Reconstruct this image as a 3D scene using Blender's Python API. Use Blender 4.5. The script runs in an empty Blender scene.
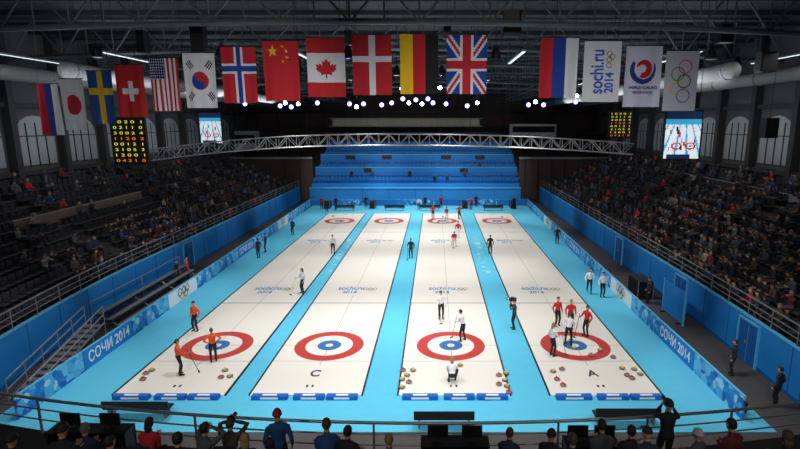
import bpy, math, random
from mathutils import Vector, Matrix
R = math.radians
random.seed(7)
SC = bpy.context.scene
COL = SC.collection
V = Vector
# ------------------------------------------------------------ camera model
H = 11.45; F = 511.0; TH = R(11.2); CX = 435.5; CY = 224.5
def ray(px, py):
    dx = (px-CX)/F; dy = (py-CY)/F
    return V((dx, math.cos(TH)-dy*math.sin(TH), -math.sin(TH)-dy*math.cos(TH)))
def at(px, py, Y):
    d = ray(px, py); t = Y/d.y
    return V((d.x*t, Y, H+d.z*t))
def ground(px, py, Z=0.0):
    d = ray(px, py); t = (Z-H)/d.z
    return V((d.x*t, d.y*t, Z))
def proj(p):
    z = p[1]*math.cos(TH)+(H-p[2])*math.sin(TH)
    return CX+F*p[0]/z, CY+F*((H-p[2])*math.cos(TH)-p[1]*math.sin(TH))/z, z
# ------------------------------------------------------------ materials
def lin(c):
    return tuple(((x/255)/12.92 if x/255 <= .04045 else ((x/255+.055)/1.055)**2.4) for x in c)
MC = {}
def mat(name, rgb, rough=.6, metal=0, var=.08, scale=5, emit=0):
    if name in MC: return MC[name]
    m = bpy.data.materials.new(name); m.use_nodes = True
    nt = m.node_tree; b = nt.nodes['Principled BSDF']
    c = lin(rgb)
    n = nt.nodes.new('ShaderNodeTexNoise'); n.inputs['Scale'].default_value = scale; n.inputs['Detail'].default_value = 3
    tc = nt.nodes.new('ShaderNodeTexCoord'); nt.links.new(tc.outputs['Object'], n.inputs['Vector'])
    mx = nt.nodes.new('ShaderNodeMix'); mx.data_type = 'RGBA'
    mx.inputs[6].default_value = tuple(max(0, x*(1-var)) for x in c)+(1,)
    mx.inputs[7].default_value = tuple(min(1, x*(1+var)) for x in c)+(1,)
    nt.links.new(n.outputs['Fac'], mx.inputs[0])
    nt.links.new(mx.outputs[2], b.inputs['Base Color'])
    b.inputs['Roughness'].default_value = rough; b.inputs['Metallic'].default_value = metal
    if emit:
        nt.links.new(mx.outputs[2], b.inputs['Emission Color']); b.inputs['Emission Strength'].default_value = emit
    MC[name] = m
    return m
def patch(name, cols, scale=1.2, rough=.5, stretch=(1, 1, 1)):
    m = bpy.data.materials.new(name); m.use_nodes = True
    nt = m.node_tree; b = nt.nodes['Principled BSDF']
    tc = nt.nodes.new('ShaderNodeTexCoord'); mp = nt.nodes.new('ShaderNodeMapping'); mp.inputs['Scale'].default_value = stretch
    v = nt.nodes.new('ShaderNodeTexVoronoi'); v.inputs['Scale'].default_value = scale; v.distance = 'MANHATTAN'
    r = nt.nodes.new('ShaderNodeValToRGB'); r.color_ramp.interpolation = 'CONSTANT'
    sep = nt.nodes.new('ShaderNodeSeparateColor')
    nt.links.new(tc.outputs['Object'], mp.inputs[0]); nt.links.new(mp.outputs[0], v.inputs['Vector'])
    nt.links.new(v.outputs['Color'], sep.inputs[0]); nt.links.new(sep.outputs[0], r.inputs[0]); nt.links.new(r.outputs[0], b.inputs['Base Color'])
    e = r.color_ramp.elements
    while len(e) < len(cols): e.new(.5)
    for i, c in enumerate(cols):
        e[i].position = i/len(cols); e[i].color = lin(c)+(1,)
    b.inputs['Roughness'].default_value = rough
    return m
M = dict(
 ice=mat('ice', (230, 226, 218), .38, var=.03, scale=.6), red=mat('ring_red', (186, 58, 52), .4, var=.05), blue=mat('ring_blue', (40, 108, 166), .4, var=.05),
 white=mat('white_paint', (240, 240, 240), .45, var=.03), carpet=mat('cyan_carpet', (84, 186, 220), .8, var=.07, scale=2), hall=mat('dark_floor', (70, 66, 66), .8, var=.25, scale=1),
 bwall=mat('blue_wall', (22, 132, 212), .6, var=.08, scale=.5), bwall2=mat('deep_blue_seam', (10, 90, 164), .6), cyan=mat('cyan_edge', (90, 185, 230), .5),
 terr=mat('terrace_concrete', (54, 52, 55), .9, var=.2), dark=mat('dark_metal', (46, 47, 50), .5, .3, var=.15), black=mat('black_paint', (18, 18, 20), .5, var=.2),
 steel=mat('steel', (176, 172, 166), .35, .6, var=.1), galv=mat('galvanised', (130, 132, 134), .45, .4, var=.12), grey=mat('grey_panel', (140, 140, 142), .7, var=.15), ceil=mat('ceiling_dark', (64, 69, 74), .9, var=.35, scale=.5),
 roofs=mat('roof_steel', (100, 105, 110), .6, .1, var=.2), wallm=mat('side_wall', (92, 92, 96), .9, var=.2, scale=.6), pill=mat('wall_pillar', (64, 64, 68), .8, var=.15), brown=mat('brown_panel', (78, 60, 56), .8, var=.2, scale=.8), win=mat('pale_glazing', (176, 182, 186), .5, var=.12, scale=1),
 beige=mat('beige_parapet', (128, 112, 98), .8, var=.1), lampw=mat('lamp_lens', (225, 235, 255), .3, emit=40), lampb=mat('lamp_violet', (140, 125, 255), .3, emit=14),
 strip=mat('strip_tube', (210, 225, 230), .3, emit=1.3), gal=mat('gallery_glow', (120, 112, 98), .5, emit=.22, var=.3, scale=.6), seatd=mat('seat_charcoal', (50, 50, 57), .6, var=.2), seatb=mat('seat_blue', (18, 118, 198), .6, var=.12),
 booth=mat('booth_panel', (205, 205, 205), .7, var=.08),
 skin=mat('skin', (214, 160, 130), .6, var=.05), skin2=mat('skin_tan', (178, 124, 96), .6, var=.05), eye=mat('eye_dark', (25, 20, 20), .3), lip=mat('lip', (160, 70, 66), .5),
 hdark=mat('hair_dark', (38, 29, 25), .7), hbrown=mat('hair_brown', (80, 56, 38), .7), hblond=mat('hair_blond', (150, 118, 78), .7), hgrey=mat('hair_grey', (112, 110, 108), .7), hred=mat('knit_red', (165, 30, 36), .8), hwhite=mat('knit_white', (190, 190, 190), .8),
 granite=mat('granite', (120, 118, 116), .4, var=.3, scale=60), yellow=mat('yellow_plastic', (235, 200, 40), .4), sred=mat('red_plastic', (205, 30, 36), .4), pad=mat('pad_blue', (20, 100, 190), .5),
 amber=mat('led_amber', (226, 216, 50), .4, emit=.9), ledg=mat('led_red', (245, 120, 40), .4, emit=.8), greyline=mat('grey_line', (120, 122, 126), .5), glass=mat('lens_glass', (20, 24, 40), .1),
)
M['patch'] = patch('patchwork_board', [(30, 122, 200), (84, 178, 224), (24, 98, 180), (175, 220, 238), (46, 146, 214), (112, 196, 232)], 2.4)
M['strp'] = patch('patchwork_floor', [(84, 186, 220), (112, 198, 224), (84, 186, 220), (160, 218, 232), (84, 186, 220)], 2.6)
# ------------------------------------------------------------ mesh builder
class MB:
    def __init__(s): s.v = []; s.f = []; s.m = []
    def add(s, vs, fs, mi=0):
        o = len(s.v); s.v += [tuple(x) for x in vs]; s.f += [tuple(i+o for i in f) for f in fs]; s.m += [mi]*len(fs)
    def box(s, c, d, mi=0, rz=0, mtx=None):
        x, y, z = d[0]/2, d[1]/2, d[2]/2
        vs = [V((a*x, b*y, e*z)) for e in (-1, 1) for a, b in ((-1, -1), (1, -1), (1, 1), (-1, 1))]
        if rz: 
            m = Matrix.Rotation(rz, 3, 'Z'); vs = [m@v for v in vs]
        if mtx: vs = [mtx@v for v in vs]
        c = V(c)
        s.add([v+c for v in vs], [(3, 2, 1, 0), (4, 5, 6, 7), (0, 1, 5, 4), (1, 2, 6, 5), (2, 3, 7, 6), (3, 0, 4, 7)], mi)
    def extrude(s, prof, path, mi=0):
        n = len(prof); vs = [(x+dx, y, z) for y, dx in path for x, z in prof]; fs = []
        for i in range(len(path)-1):
            for k in range(n): fs.append((i*n+k, i*n+(k+1) % n, (i+1)*n+(k+1) % n, (i+1)*n+k))
        fs += [tuple(range(n-1, -1, -1)), tuple((len(path)-1)*n+k for k in range(n))]
        s.add(vs, fs, mi)
    def loft(s, pts, radii, side=(1, 0, 0), n=8, mi=0):
        pts = [V(p) for p in pts]; vs = []; side = V(side)
        for i, p in enumerate(pts):
            t = (pts[min(i+1, len(pts)-1)]-pts[max(i-1, 0)]).normalized()
            sd = side-t*side.dot(t)
            if sd.length < .05: sd = V((0, 1, 0))-t*t.y
            if sd.length < .05: sd = V((0, 0, 1))-t*t.z
            sd.normalize(); nn = t.cross(sd)
            r = radii[i]; rx, ry = r if isinstance(r, tuple) else (r, r)
            for k in range(n):
                a = 2*math.pi*k/n; vs.append(p+sd*rx*math.cos(a)+nn*ry*math.sin(a))
        fs = []
        for i in range(len(pts)-1):
            for k in range(n):
                fs.append((i*n+k, i*n+(k+1) % n, (i+1)*n+(k+1) % n, (i+1)*n+k))
        fs.append(tuple(range(n-1, -1, -1))); fs.append(tuple((len(pts)-1)*n+k for k in range(n)))
        s.add(vs, fs, mi)
    def tube(s, p, q, r0, r1=None, n=6, mi=0): s.loft([p, q], [r0, r0 if r1 is None else r1], n=n, mi=mi)
    def ell(s, c, r, n=12, m=8, mi=0, mtx=None, keep=None):
        vs = []; c = V(c)
        for j in range(m+1):
            a = math.pi*j/m
            for k in range(n):
                b = 2*math.pi*k/n; vs.append(V((r[0]*math.sin(a)*math.cos(b), r[1]*math.sin(a)*math.sin(b), r[2]*math.cos(a))))
        fs = []
        for j in range(m):
            for k in range(n):
                q = (j*n+k, (j+1)*n+k, (j+1)*n+(k+1) % n, j*n+(k+1) % n)
                cc = (vs[q[0]]+vs[q[1]]+vs[q[2]]+vs[q[3]])/4
                if keep and not keep(cc): continue
                if j == 0: q = q[:3]
                elif j == m-1: q = (q[0], q[1], q[3])
                fs.append(q)
        vs = [(mtx@v if mtx else v)+c for v in vs]
        s.add(vs, fs, mi)
    def ann(s, c, r0, r1, n=48, mi=0, ax=(1, 0, 0), ay=(0, 1, 0)):
        c = V(c); ax = V(ax); ay = V(ay); vs = []
        for k in range(n):
            a = 2*math.pi*k/n; d = ax*math.cos(a)+ay*math.sin(a)
            vs += [c+d*r0, c+d*r1]
        s.add(vs, [(2*k, 2*k+1, (2*k+3) % (2*n), (2*k+2) % (2*n)) for k in range(n)], mi)
    def lathe(s, prof, n=16, mi=0, c=(0, 0, 0)):
        vs = []; c = V(c)
        for r, z in prof:
            for k in range(n):
                a = 2*math.pi*k/n; vs.append(c+V((r*math.cos(a), r*math.sin(a), z)))
        fs = [(i*n+k, i*n+(k+1) % n, (i+1)*n+(k+1) % n, (i+1)*n+k) for i in range(len(prof)-1) for k in range(n)]
        fs += [tuple(range(n-1, -1, -1)), tuple((len(prof)-1)*n+k for k in range(n))]
        s.add(vs, fs, mi)
    def mesh(s, name, mats, smooth=False, off=(0, 0, 0)):
        me = bpy.data.meshes.new(name)
        vs = s.v if not any(off) else [(a-off[0], b-off[1], c-off[2]) for a, b, c in s.v]
        me.from_pydata(vs, [], s.f)
        for m in mats: me.materials.append(m)
        me.polygons.foreach_set('material_index', s.m)
        if smooth: me.polygons.foreach_set('use_smooth', [True]*len(s.f))
        me.update(); return me
    def build(s, name, mats, parent=None, smooth=False, world=True):
        if not isinstance(mats, (list, tuple)): mats = [mats]
        off = (0, 0, 0)
        if parent is not None and world: off = tuple(parent.location)
        o = bpy.data.objects.new(name, s.mesh(name, mats, smooth, off)); COL.objects.link(o)
        if parent is not None: o.parent = parent
        return o
def tag(o, label=None, cat=None, group=None, kind=None):
    if label: o['label'] = label
    if cat: o['category'] = cat
    if group: o['group'] = group
    if kind: o['kind'] = kind
    return o
def empty(name, loc, label, cat, group=None, rz=0):
    o = bpy.data.objects.new(name, None); COL.objects.link(o); o.location = loc; o.rotation_euler = (0, 0, rz)
    o.empty_display_size = .2
    return tag(o, label, cat, group)
def copy_tree(o, parent=None):
    c = o.copy(); COL.objects.link(c)
    if parent: c.parent = parent
    for ch in list(o.children): copy_tree(ch, c)
    return c
def one(name, mb, mats, label, cat, group=None, smooth=False, loc=None, kind=None):
    if loc is None:
        xs = [v[0] for v in mb.v]; ys = [v[1] for v in mb.v]; zs = [v[2] for v in mb.v]
        loc = ((min(xs)+max(xs))/2, (min(ys)+max(ys))/2, min(zs))
    if not isinstance(mats, (list, tuple)): mats = [mats]
    o = bpy.data.objects.new(name, mb.mesh(name, mats, smooth, loc)); COL.objects.link(o); o.location = loc
    return tag(o, label, cat, group, kind)
def struct(name, mb, mats, smooth=False):
    o = mb.build(name, mats, smooth=smooth); o['kind'] = 'structure'; return o
def text(body, size, m, parent, loc, rot, scale=(1, 1, 1), name='lettering', bold=0.0, width=None):
    cu = bpy.data.curves.new('txt', 'FONT'); cu.body = body; cu.size = size; cu.align_x = 'CENTER'; cu.align_y = 'CENTER'; cu.extrude = .002; cu.offset = bold
    t = bpy.data.objects.new('txt', cu); COL.objects.link(t)
    dg = bpy.context.evaluated_depsgraph_get(); me = bpy.data.meshes.new_from_object(t.evaluated_get(dg))
    bpy.data.objects.remove(t); me.materials.clear(); me.materials.append(m); me.name = name
    o = bpy.data.objects.new(name, me); COL.objects.link(o)
    if parent: o.parent = parent
    if width:
        w = max(v.co.x for v in me.vertices)-min(v.co.x for v in me.vertices); scale = (width/w, scale[1], 1)
    o.location = loc; o.rotation_euler = rot; o.scale = scale
    return o
RCOL = [mat('oly_blue', (0, 110, 190), .5), mat('oly_black', (20, 20, 20), .5), mat('oly_red', (220, 40, 60), .5), mat('oly_yellow', (245, 180, 40), .5), mat('oly_green', (0, 140, 70), .5)]
def rings(r, parent, loc, ax, ay, mats=None, name='ring_emblem', w=.16):
    mb = MB(); ax = V(ax); ay = V(ay)
    nrm = ax.cross(ay)
    for i, (a, b) in enumerate(((-2.2, 0), (0, 0), (2.2, 0), (-1.1, -1.05), (1.1, -1.05))):
        mb.ann(ax*a*r+ay*(b+.5)*r+nrm*(.0015*i), r*(1-w), r*(1+w)*.98, 24, i, ax, ay)
    o = mb.build(name, mats or RCOL, parent, world=False); o.location = loc; return o
TOPZ = 18.99
# ------------------------------------------------------------ room shell
YB = 93.0
mb = MB(); mb.box((-2.5, 44, -.05), (70, 98, .1)); struct('floor', mb, M['hall'])
CX0, CX1 = -17.4, 12.9
mb = MB(); mb.box(((CX0+CX1)/2, 45.1, .01), (CX1-CX0, 55.4, .02)); struct('floor_rink_carpet', mb, M['carpet'])
mb = MB(); mb.box((-2.5, 44, 19.1), (70, 98, .2))
for i in range(24): mb.box((-2.5, -3+i*4, 18.85), (66, .18, .3))
struct('ceiling', mb, M['ceil'])
def sidewall(name, X, s):
    mb = MB(); mb.box((X+s*.15, 44, 9.5), (.3, 98, 19))
    for k in range(17):
        y = 2+k*5.6
        mb.box((X-s*.35, y, 9.5), (.7, .6, 19), 1)
    mb.box((X-s*.2, 44, 12.9), (.4, 98, .35), 1); mb.box((X-s*.2, 44, 7.4), (.4, 98, .35), 1)
    struct(name, mb, [M['wallm'], M['pill']])
sidewall('wall_left', -34, -1); sidewall('wall_right', 29, 1)
wn = 1
for X, s in ((-34, -1), (29, 1)):
    for k in range(4, 15):
        y = 2+k*5.6+2.8
        pts = []
        for j in range(9):
            a = math.pi*j/8; pts.append((y-2.1*math.cos(a), 10.6+1.5*math.sin(a)))
        pts = [(y-2.1, 8.0)]+pts+[(y+2.1, 8.0)]
        mb = MB(); n = len(pts); x0 = X-s*.02; x1 = X-s*.1
        mb.add([(x0, a, b) for a, b in pts]+[(x1, a, b) for a, b in pts], [tuple(range(n, 2*n)) if s > 0 else tuple(range(2*n-1, n-1, -1))]+[(i, (i+1) % n, n+(i+1) % n, n+i) for i in range(n)], 0)
        for q in (-1.05, 0, 1.05): mb.box((X-s*.13, y+q, 9.7), (.06, .08, 3.6), 1)
        mb.box((X-s*.13, y, 10.4), (.06, 4.2, .08), 1)
        struct('window_%d' % wn, mb, [M['win'], M['dark']]); wn += 1
mb = MB(); mb.box((-2.5, YB, 9.5), (70, .3, 19), 0)
for k in range(18): mb.box((-36+k*4, YB-.2, 9.5), (.25, .3, 19), 1)
mb.box((-2.5, YB-.3, 13.4), (66, .5, .5), 1)
struct('wall_back', mb, [M['brown'], M['dark']])
# ------------------------------------------------------------ side terraces and blue walls
NR = 13; DEP = .88; RISE = .42; Z0 = 2.0
XL, XR = -20.0, 15.4
def LB(s, y):
    if y >= 34: return 0.0
    q = ((34-max(y, 15))/16)**2
    return 1.55*q if s < 0 else -.45*q
PATH = {s: [(y, LB(s, y)) for y in [14, 16, 18, 20, 22, 24, 26, 28, 30, 32, 34, 75]] for s in (-1, 1)}
def terrace(name, X, s):
    mb = MB()
    for k in range(NR):
        w = DEP if k < NR-1 else DEP+1.6
        x0 = X+s*(.12+k*DEP); h = Z0+k*RISE
        mb.extrude([(x0, 0), (x0+s*w, 0), (x0+s*w, h), (x0, h)], PATH[s])
    struct(name, mb, M['terr'])
terrace('terrace_left', XL, -1); terrace('terrace_right', XR, 1)
def bluewall(name, X, s):
    mb = MB()
    def pr(x0, x1, z0, z1, mi): mb.extrude([(x0, z0), (x1, z0), (x1, z1), (x0, z1)], PATH[s], mi)
    pr(X, X+s*.12, 0, 2.24, 0); pr(X-s*.05, X+s*.15, 2.24, 2.3, 2); pr(X-s*.02, X, 0, .18, 1)
    for k in range(24): y = 15+k*2.54; mb.box((X-s*.004+LB(s, y), y, 1.1), (.03, .04, 2.2), 1)
    struct(name, mb, [M['bwall'], M['bwall2'], M['cyan']])
bluewall('wall_stand_left', XL, -1); bluewall('wall_stand_right', XR, 1)
def railing(X, s, label):
    e = empty('railing', (X+s*.05, 44.5, 2.3), label, 'railing')
    for z in (2.62, 2.9, 3.22):
        mb = MB(); mb.loft([(X+s*.05+dx, y, z) for y, dx in PATH[s]], [.025 if z < 3.2 else .04]*len(PATH[s]), (0, 0, 1), 6); mb.build('rail', M['galv'], e)
    for k in range(34):
        y = 14.5+k*1.82; x = X+s*.05+LB(s, y); mb = MB(); mb.tube((x, y, 2.3), (x, y, 3.2), .028); mb.build('post', M['galv'], e)
railing(XL, -1, 'grey steel railing along the top of the left blue stand wall')
railing(XR, 1, 'grey steel railing along the top of the right blue stand wall')
dn = 1
for X, s, ys in ((XR, 1, (23.2, 30.5, 41.5)), (XL, -1, (40,))):
    for y in ys:
        bxx = LB(s, y)
        mb = MB(); mb.box((X-s*.05+bxx, y, 1.03), (.08, 1.5, 2.06), 0)
        for q in (-.78, .78): mb.box((X-s*.08+bxx, y+q, 1.05), (.12, .08, 2.1), 1)
        mb.box((X-s*.08+bxx, y, 2.1), (.12, 1.64, .08), 1); mb.box((X-s*.093+bxx, y, 1.0), (.01, .02, 1.9), 1)
        d = struct('door_%d' % dn, mb, [M['bwall2'], M['cyan']]); dn += 1
        h = MB(); h.box((X-s*.12+bxx, y+.12, 1.02), (.06, .04, .16)); h.build('door_handle', M['steel'], d)
mb = MB(); mb.box((-26.2, 38, 5.0), (.25, 14, 1.0)); struct('trim_1', mb, M['beige'])
mb = MB(); mb.box((24.4, 40, 6.4), (.2, 30, .5)); struct('trim_2', mb, M['grey'])
# ------------------------------------------------------------ far blue stand
mb = MB(); X0, X1 = -18.6, 12.6; cx = (X0+X1)/2; w = X1-X0
mb.box((cx, 75.1, 1.0), (w, .2, 2.0), 0); mb.box((cx, 75.0, 2.1), (w, .3, .14), 2)
for k in range(9):
    h = 2.0+k*.58; y0 = 75.2+k*1.35
    mb.box((cx, y0+.675, h/2), (w, 1.35, h), 0)
    if k in (3, 6): mb.box((cx, y0+.05, h+.5), (w, .08, 1.0), 0); mb.box((cx, y0+.05, h+1.04), (w, .14, .1), 2)
    if k == 6:
        for x in (-13.8, -7.9, 1.7, 7.2): mb.box((x, y0-.01, h+.5), (1.6, .06, .8), 3)  # flat black boxes paint the shade inside the recessed openings
    if k == 3:
        for x in (-10.5, 4.4): mb.box((x, y0-.01, h+.5), (1.2, .06, .8), 3)  # painted dark of the lower openings, same black boxes
mb.box((cx, 88, 4.2), (w, .3, 8.4), 0); mb.box((cx, 87.8, 8.4), (w, .4, .12), 1)
for k in range(9): mb.box((X0+k*w/8, 75-.02, 1), (.06, .04, 2), 1)
struct('terrace_back', mb, [M['bwall'], M['bwall2'], M['cyan'], M['black']])
mb = MB(); mb.box((-28, 78, 3), (18.6, .3, 6.4), 0); mb.box((21.2, 78, 3), (17, .3, 6.4), 0)
for k in range(8): mb.box((-36+k*2.2, 77.8, 3.2), (.12, .2, 6.4), 1); mb.box((13.6+k*2, 77.8, 3.2), (.12, .2, 6.4), 1)
mb.box((-28, 77.8, 6.3), (18.6, .5, .3), 2); mb.box((21.2, 77.8, 6.3), (17, .5, .3), 2)
struct('wall_back_lower', mb, [M['brown'], M['dark'], M['grey']])
mb = MB(); mb.box((-2, 89.6, 9.7), (66, 3, .5), 1); mb.box((-5, 88.4, 11.6), (25, .2, 1.1), 0); mb.box((-5, 88.3, 12.25), (26, .5, .18), 2); mb.box((-5, 88.3, 10.95), (26, .5, .18), 2)
for k in range(14): mb.box((-17.3+k*1.9, 88.25, 11.6), (.12, .1, 1.2), 2)
struct('wall_gallery', mb, [M['gal'], M['dark'], M['grey']])
for (px0, px1, py0, py1, lab) in ((222, 257, 131, 150, 'pale commentary booth high at the back left of the hall'), (511, 556, 124, 137, 'pale commentary booth high at the back right of the hall')):
    a = at(px0, py0, 86); b = at(px1, py1, 86)
    e = empty('commentary_booth', ((a.x+b.x)/2, 86, b.z), lab, 'booth')
    W = b.x-a.x; hh = a.z-b.z
    mb = MB(); mb.box((0, .9, hh/2), (W, 1.8, hh)); cb = mb.build('cabin', M['booth'], e, world=False)
    mb = MB(); mb.box((0, -.02, hh/2+.2), (W-.5, .04, hh*.45)); mb.build('window_pane', M['glass'], cb, world=False)
    for q in (-1, 1): mb = MB(); mb.tube((q*(W/2-.3), .8, hh), (q*(W/2-.3), .8, TOPZ-b.z), .06); mb.build('hanger', M['dark'], e, world=False)
# ------------------------------------------------------------ curling sheets
SX = [-11.4, -5.55, .8, 7.3]; YN, YF, Y1, Y2 = 25.0, 59.75, 20.0, 64.8; YM = (Y1+Y2)/2
names = ['leftmost', 'second', 'third', 'rightmost']
blueink = mat('ink_blue', (56, 132, 186), .5)
RP = [mat('pale_ring_%d' % i, c, .5) for i, c in enumerate([(80, 145, 200), (100, 100, 105), (210, 100, 105), (228, 185, 100), (90, 165, 120)])]
for i, x in enumerate(SX):
    e = empty('curling_sheet', (x, YM, .02), 'white ice curling sheet with red and blue target houses, %s from the left' % ['first', 'second', 'third', 'fourth'][i], 'curling sheet')
    mb = MB(); mb.box((x, YM, .04), (4.75, Y2-Y1, .04)); mb.build('ice_surface', M['ice'], e)
    for y in (YN, YF):
        mb = MB(); c = (x, y, .063)
        mb.ann(c, 1.22, 1.78, 64, 0); mb.ann(c, .61, 1.22, 64, 1); mb.ann(c, .2, .61, 48, 2); mb.ann(c, 0.001, .2, 32, 1)
        mb.build('house', [M['red'], M['ice'], M['blue']], e)
    for y in (YN+6.4, YF-6.4):
        mb = MB(); mb.box((x, y, .062), (4.75, .1, .004)); mb.build('hog_line', M['greyline'], e)
    for y in (YN, YF, YN-1.83, YF+1.83):
        mb = MB(); mb.box((x, y, .067), (4.75, .02, .002)); mb.build('cross_line', M['greyline'], e)
    mb = MB(); mb.box((x, YM, .0655), (.02, 39.4, .003)); mb.build('centre_line', M['greyline'], e)
    for s in (-1, 1):
        mb = MB(); mb.box((x+s*2.41, YM, .06), (.06, Y2-Y1, .08)); mb.build('side_divider', M['dark'], e)
    for y in (Y1+.75, Y2-.75):
        mb = MB()
        for s in (-1, 1): mb.box((x+s*.12, y, .075), (.08, .14, .03))
        mb.build('hack', M['black'], e)
    for y in (34.4, 49.5):
        text('sochi.ru', .62, blueink, e, (-.35, y-YM, .045), (0, 0, 0), (1, 1.6, 1), bold=.012, width=1.8)
        text('2014', .44, blueink, e, (-.35, y-YM-.85, .045), (0, 0, 0), (1, 1.6, 1), bold=.01, width=1.0)
        rings(.14, e, (.98, y-YM-.2, .045), (1, 0, 0), (0, 1.5, 0), mats=RP)
    if i in (1, 3):
        text('C' if i == 1 else 'A', .62, mat('letter_grey', (50, 62, 82), .5), e, (-.02, 21.9-YM, .05), (0, 0, 0), (1.1, 1.35, 1), name='sheet_letter', bold=.015)
for xa, lab in (((SX[0]+SX[1])/2, 'left'), ((SX[2]+SX[3])/2, 'right')):
    mb = MB(); mb.box((xa, 44.5, .023), (.6, 13, .006))
    struct('floor_graphic_%s' % lab, mb, M['strp'])
for i, x in enumerate(SX):
    for q, wd in ((-1.45, 1.5), (.2, 1.3), (1.6, 1.3)):
        mb = MB(); mb.box((x+q, Y1-.22, .11), (wd, .26, .18), 0); mb.box((x+q, Y1-.356, .11), (wd*.5, .01, .09), 1); mb.box((x+q, Y1-.22, .203), (wd*.4, .12, .006), 1)
        one('bumper_pad', mb, [M['pad'], M['white']], 'low blue and white foam pad behind near end of the %s sheet' % names[i], 'foam pad', 'foam pads behind the %s sheet' % names[i])
# ------------------------------------------------------------ advert boards
def bx(s, y): return (-16.4-(y-18)*.022) if s < 0 else (12.05+(y-18)*.016)
for s in (-1, 1):
    for k in range(13):
        ya = 18.2+k*4.05; yb = ya+4.0; ym = (ya+yb)/2; xa, xb = bx(s, ya), bx(s, yb); xm = (xa+xb)/2
        isr = k in (3, 9); ist = k in (1, 6)
        side = 'left' if s < 0 else 'right'
        if ist: lab = 'blue rinkside board lettered in white, %s on the %s side' % (('nearer one' if k < 4 else 'farther one'), side)
        elif isr: lab = 'white rinkside board with coloured rings, %s on the %s side' % (('nearer one' if k < 6 else 'farther one'), side)
        else: lab = 'blue patchwork rinkside board without lettering on the %s side' % side
        ang = math.atan2(xb-xa, yb-ya)
        e = empty('advert_board', (xm, ym, .02), lab, 'advert board', 'rinkside boards on the %s' % side, rz=-ang)
        mb = MB(); mb.box((0, 0, .5), (.07, 4.0, .96), 0); pn = mb.build('panel', M['white'] if isr else (M['bwall'] if ist else M['patch']), e, world=False)
        mb = MB(); mb.box((0, 0, .99), (.1, 4.0, .04), 0); mb.build('top_edge', M['cyan'], e, world=False)
        for q in (-1.5, 1.5): mb = MB(); mb.box((s*.25, q, .25), (.4, .06, .46), 0); mb.build('prop', M['dark'], e, world=False)
        rot = (R(90), 0, R(90) if s < 0 else R(-90))
        if ist: text('СОЧИ 2014', .75, M['white'], pn, (-s*.05, 0, .48), rot, bold=.015, width=3.4)
        if isr: rings(.24, pn, (-s*.05, 0, .5), (0, -s, 0), (0, 0, 1))
for k in range(7):
    xm = -15.6+k*4.42; e = empty('advert_board', (xm, 71.5, .02), 'blue advert board across the far end of the rink', 'advert board', 'boards across the far end')
    mb = MB(); mb.box((0, 0, .45), (4.35, .07, .88)); mb.build('panel', M['patch'] if k % 2 else M['bwall'], e, world=False)
    mb = MB(); mb.box((0, 0, .91), (4.35, .1, .04)); mb.build('top_edge', M['cyan'], e, world=False)
def bench(x, y, L, label, group, face=1):
    e = empty('team_bench', (x, y, .02), label, 'bench', group)
    mb = MB(); mb.box((0, 0, .4), (L, .42, .06)); mb.build('seat', M['black'], e, world=False)
    mb = MB(); mb.box((0, -face*.24, .6), (L, .05, .3)); mb.build('backrest', M['dark'], e, world=False)
    for q in (-L/2+.2, L/2-.2):
        mb = MB(); mb.box((q, 0, .19), (.06, .4, .38)); mb.build('leg', M['galv'], e, world=False)
for px, py, yy, L, lab in ((140, 405, 18.5, 2.6, 'left'), (444, 425, 17.8, 2.3, 'middle'), (625, 420, 18.0, 2.5, 'right')):
    zc = yy*math.cos(TH)+H*math.sin(TH); bench((px-CX)/F*zc, yy, L, 'long black team bench at the near end, the %s one of three' % lab, None)
for px in (348, 396, 491, 430):
    g = ground(px, 207.5); bench(g.x, 67.2, 2.7, 'small black bench behind the far end of the sheets', 'benches at the far end', -1)
# ------------------------------------------------------------ curling stones
def stone(col):
    e = empty('curling_stone', (0, 0, 0), 'x', 'curling stone')
    mb = MB(); mb.lathe([(.06, 0), (.11, .012), (.142, .04), (.146, .06), (.142, .078), (.11, .105), (.06, .114)], 16); mb.build('granite_body', M['granite'], e, smooth=True, world=False)
    h = MB(); h.lathe([(.085, .1155), (.08, .124), (.02, .128)], 14); h.loft([(0, -.05, .125), (0, -.045, .155), (0, .0, .165), (0, .075, .16)], [.013, .014, .015, .013], n=6); h.build('handle', col, e, world=False)
    return e
sr = stone(M['sred']); sy = stone(M['yellow']); fr = [True, True]
def put_stone(px, py, c, lab, grp):
    src = (sr, sy)[c]
    if fr[c]: o = src; fr[c] = False
    else: o = copy_tree(src)
    g = ground(px, py, .062); o.location = g; o.rotation_euler.z = random.uniform(0, 6)
    tag(o, lab, 'curling stone', grp)
cn = ['red', 'yellow']
for j, (px, py) in enumerate([(403, 371), (407, 376), (402, 380), (409, 383), (402, 388), (413, 371)]):
    put_stone(px, py, 1 if j % 3 else 0, '%s-handled curling stone in the cluster at the left edge of the third sheet' % cn[1 if j % 3 else 0], 'stones at left edge of third sheet')
for j, (px, py) in enumerate([(499, 376), (505, 381), (499, 385), (507, 387), (509, 393), (506, 374)]):
    put_stone(px, py, j % 2, '%s-handled curling stone in the cluster at the right edge of the third sheet' % cn[j % 2], 'stones at right edge of third sheet')
for j, (px, py) in enumerate([(562, 370), (553, 372), (557, 380), (600, 351), (613, 358), (622, 369), (632, 379), (640, 375), (627, 376), (574, 349), (591, 356), (634, 370), (563, 386)]):
    put_stone(px, py, j % 2, '%s-handled curling stone scattered around the near house of the rightmost sheet' % cn[j % 2], 'stones around the rightmost house')
for j, (px, py) in enumerate([(146, 374), (152, 371), (143, 380), (225, 371), (221, 378), (230, 377)]):
    put_stone(px, py, j % 2, '%s-handled curling stone near the hack of the leftmost sheet' % cn[j % 2], 'stones on the leftmost sheet')
put_stone(460, 366, 1, 'yellow-handled curling stone beside the crouching player', None)
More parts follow.
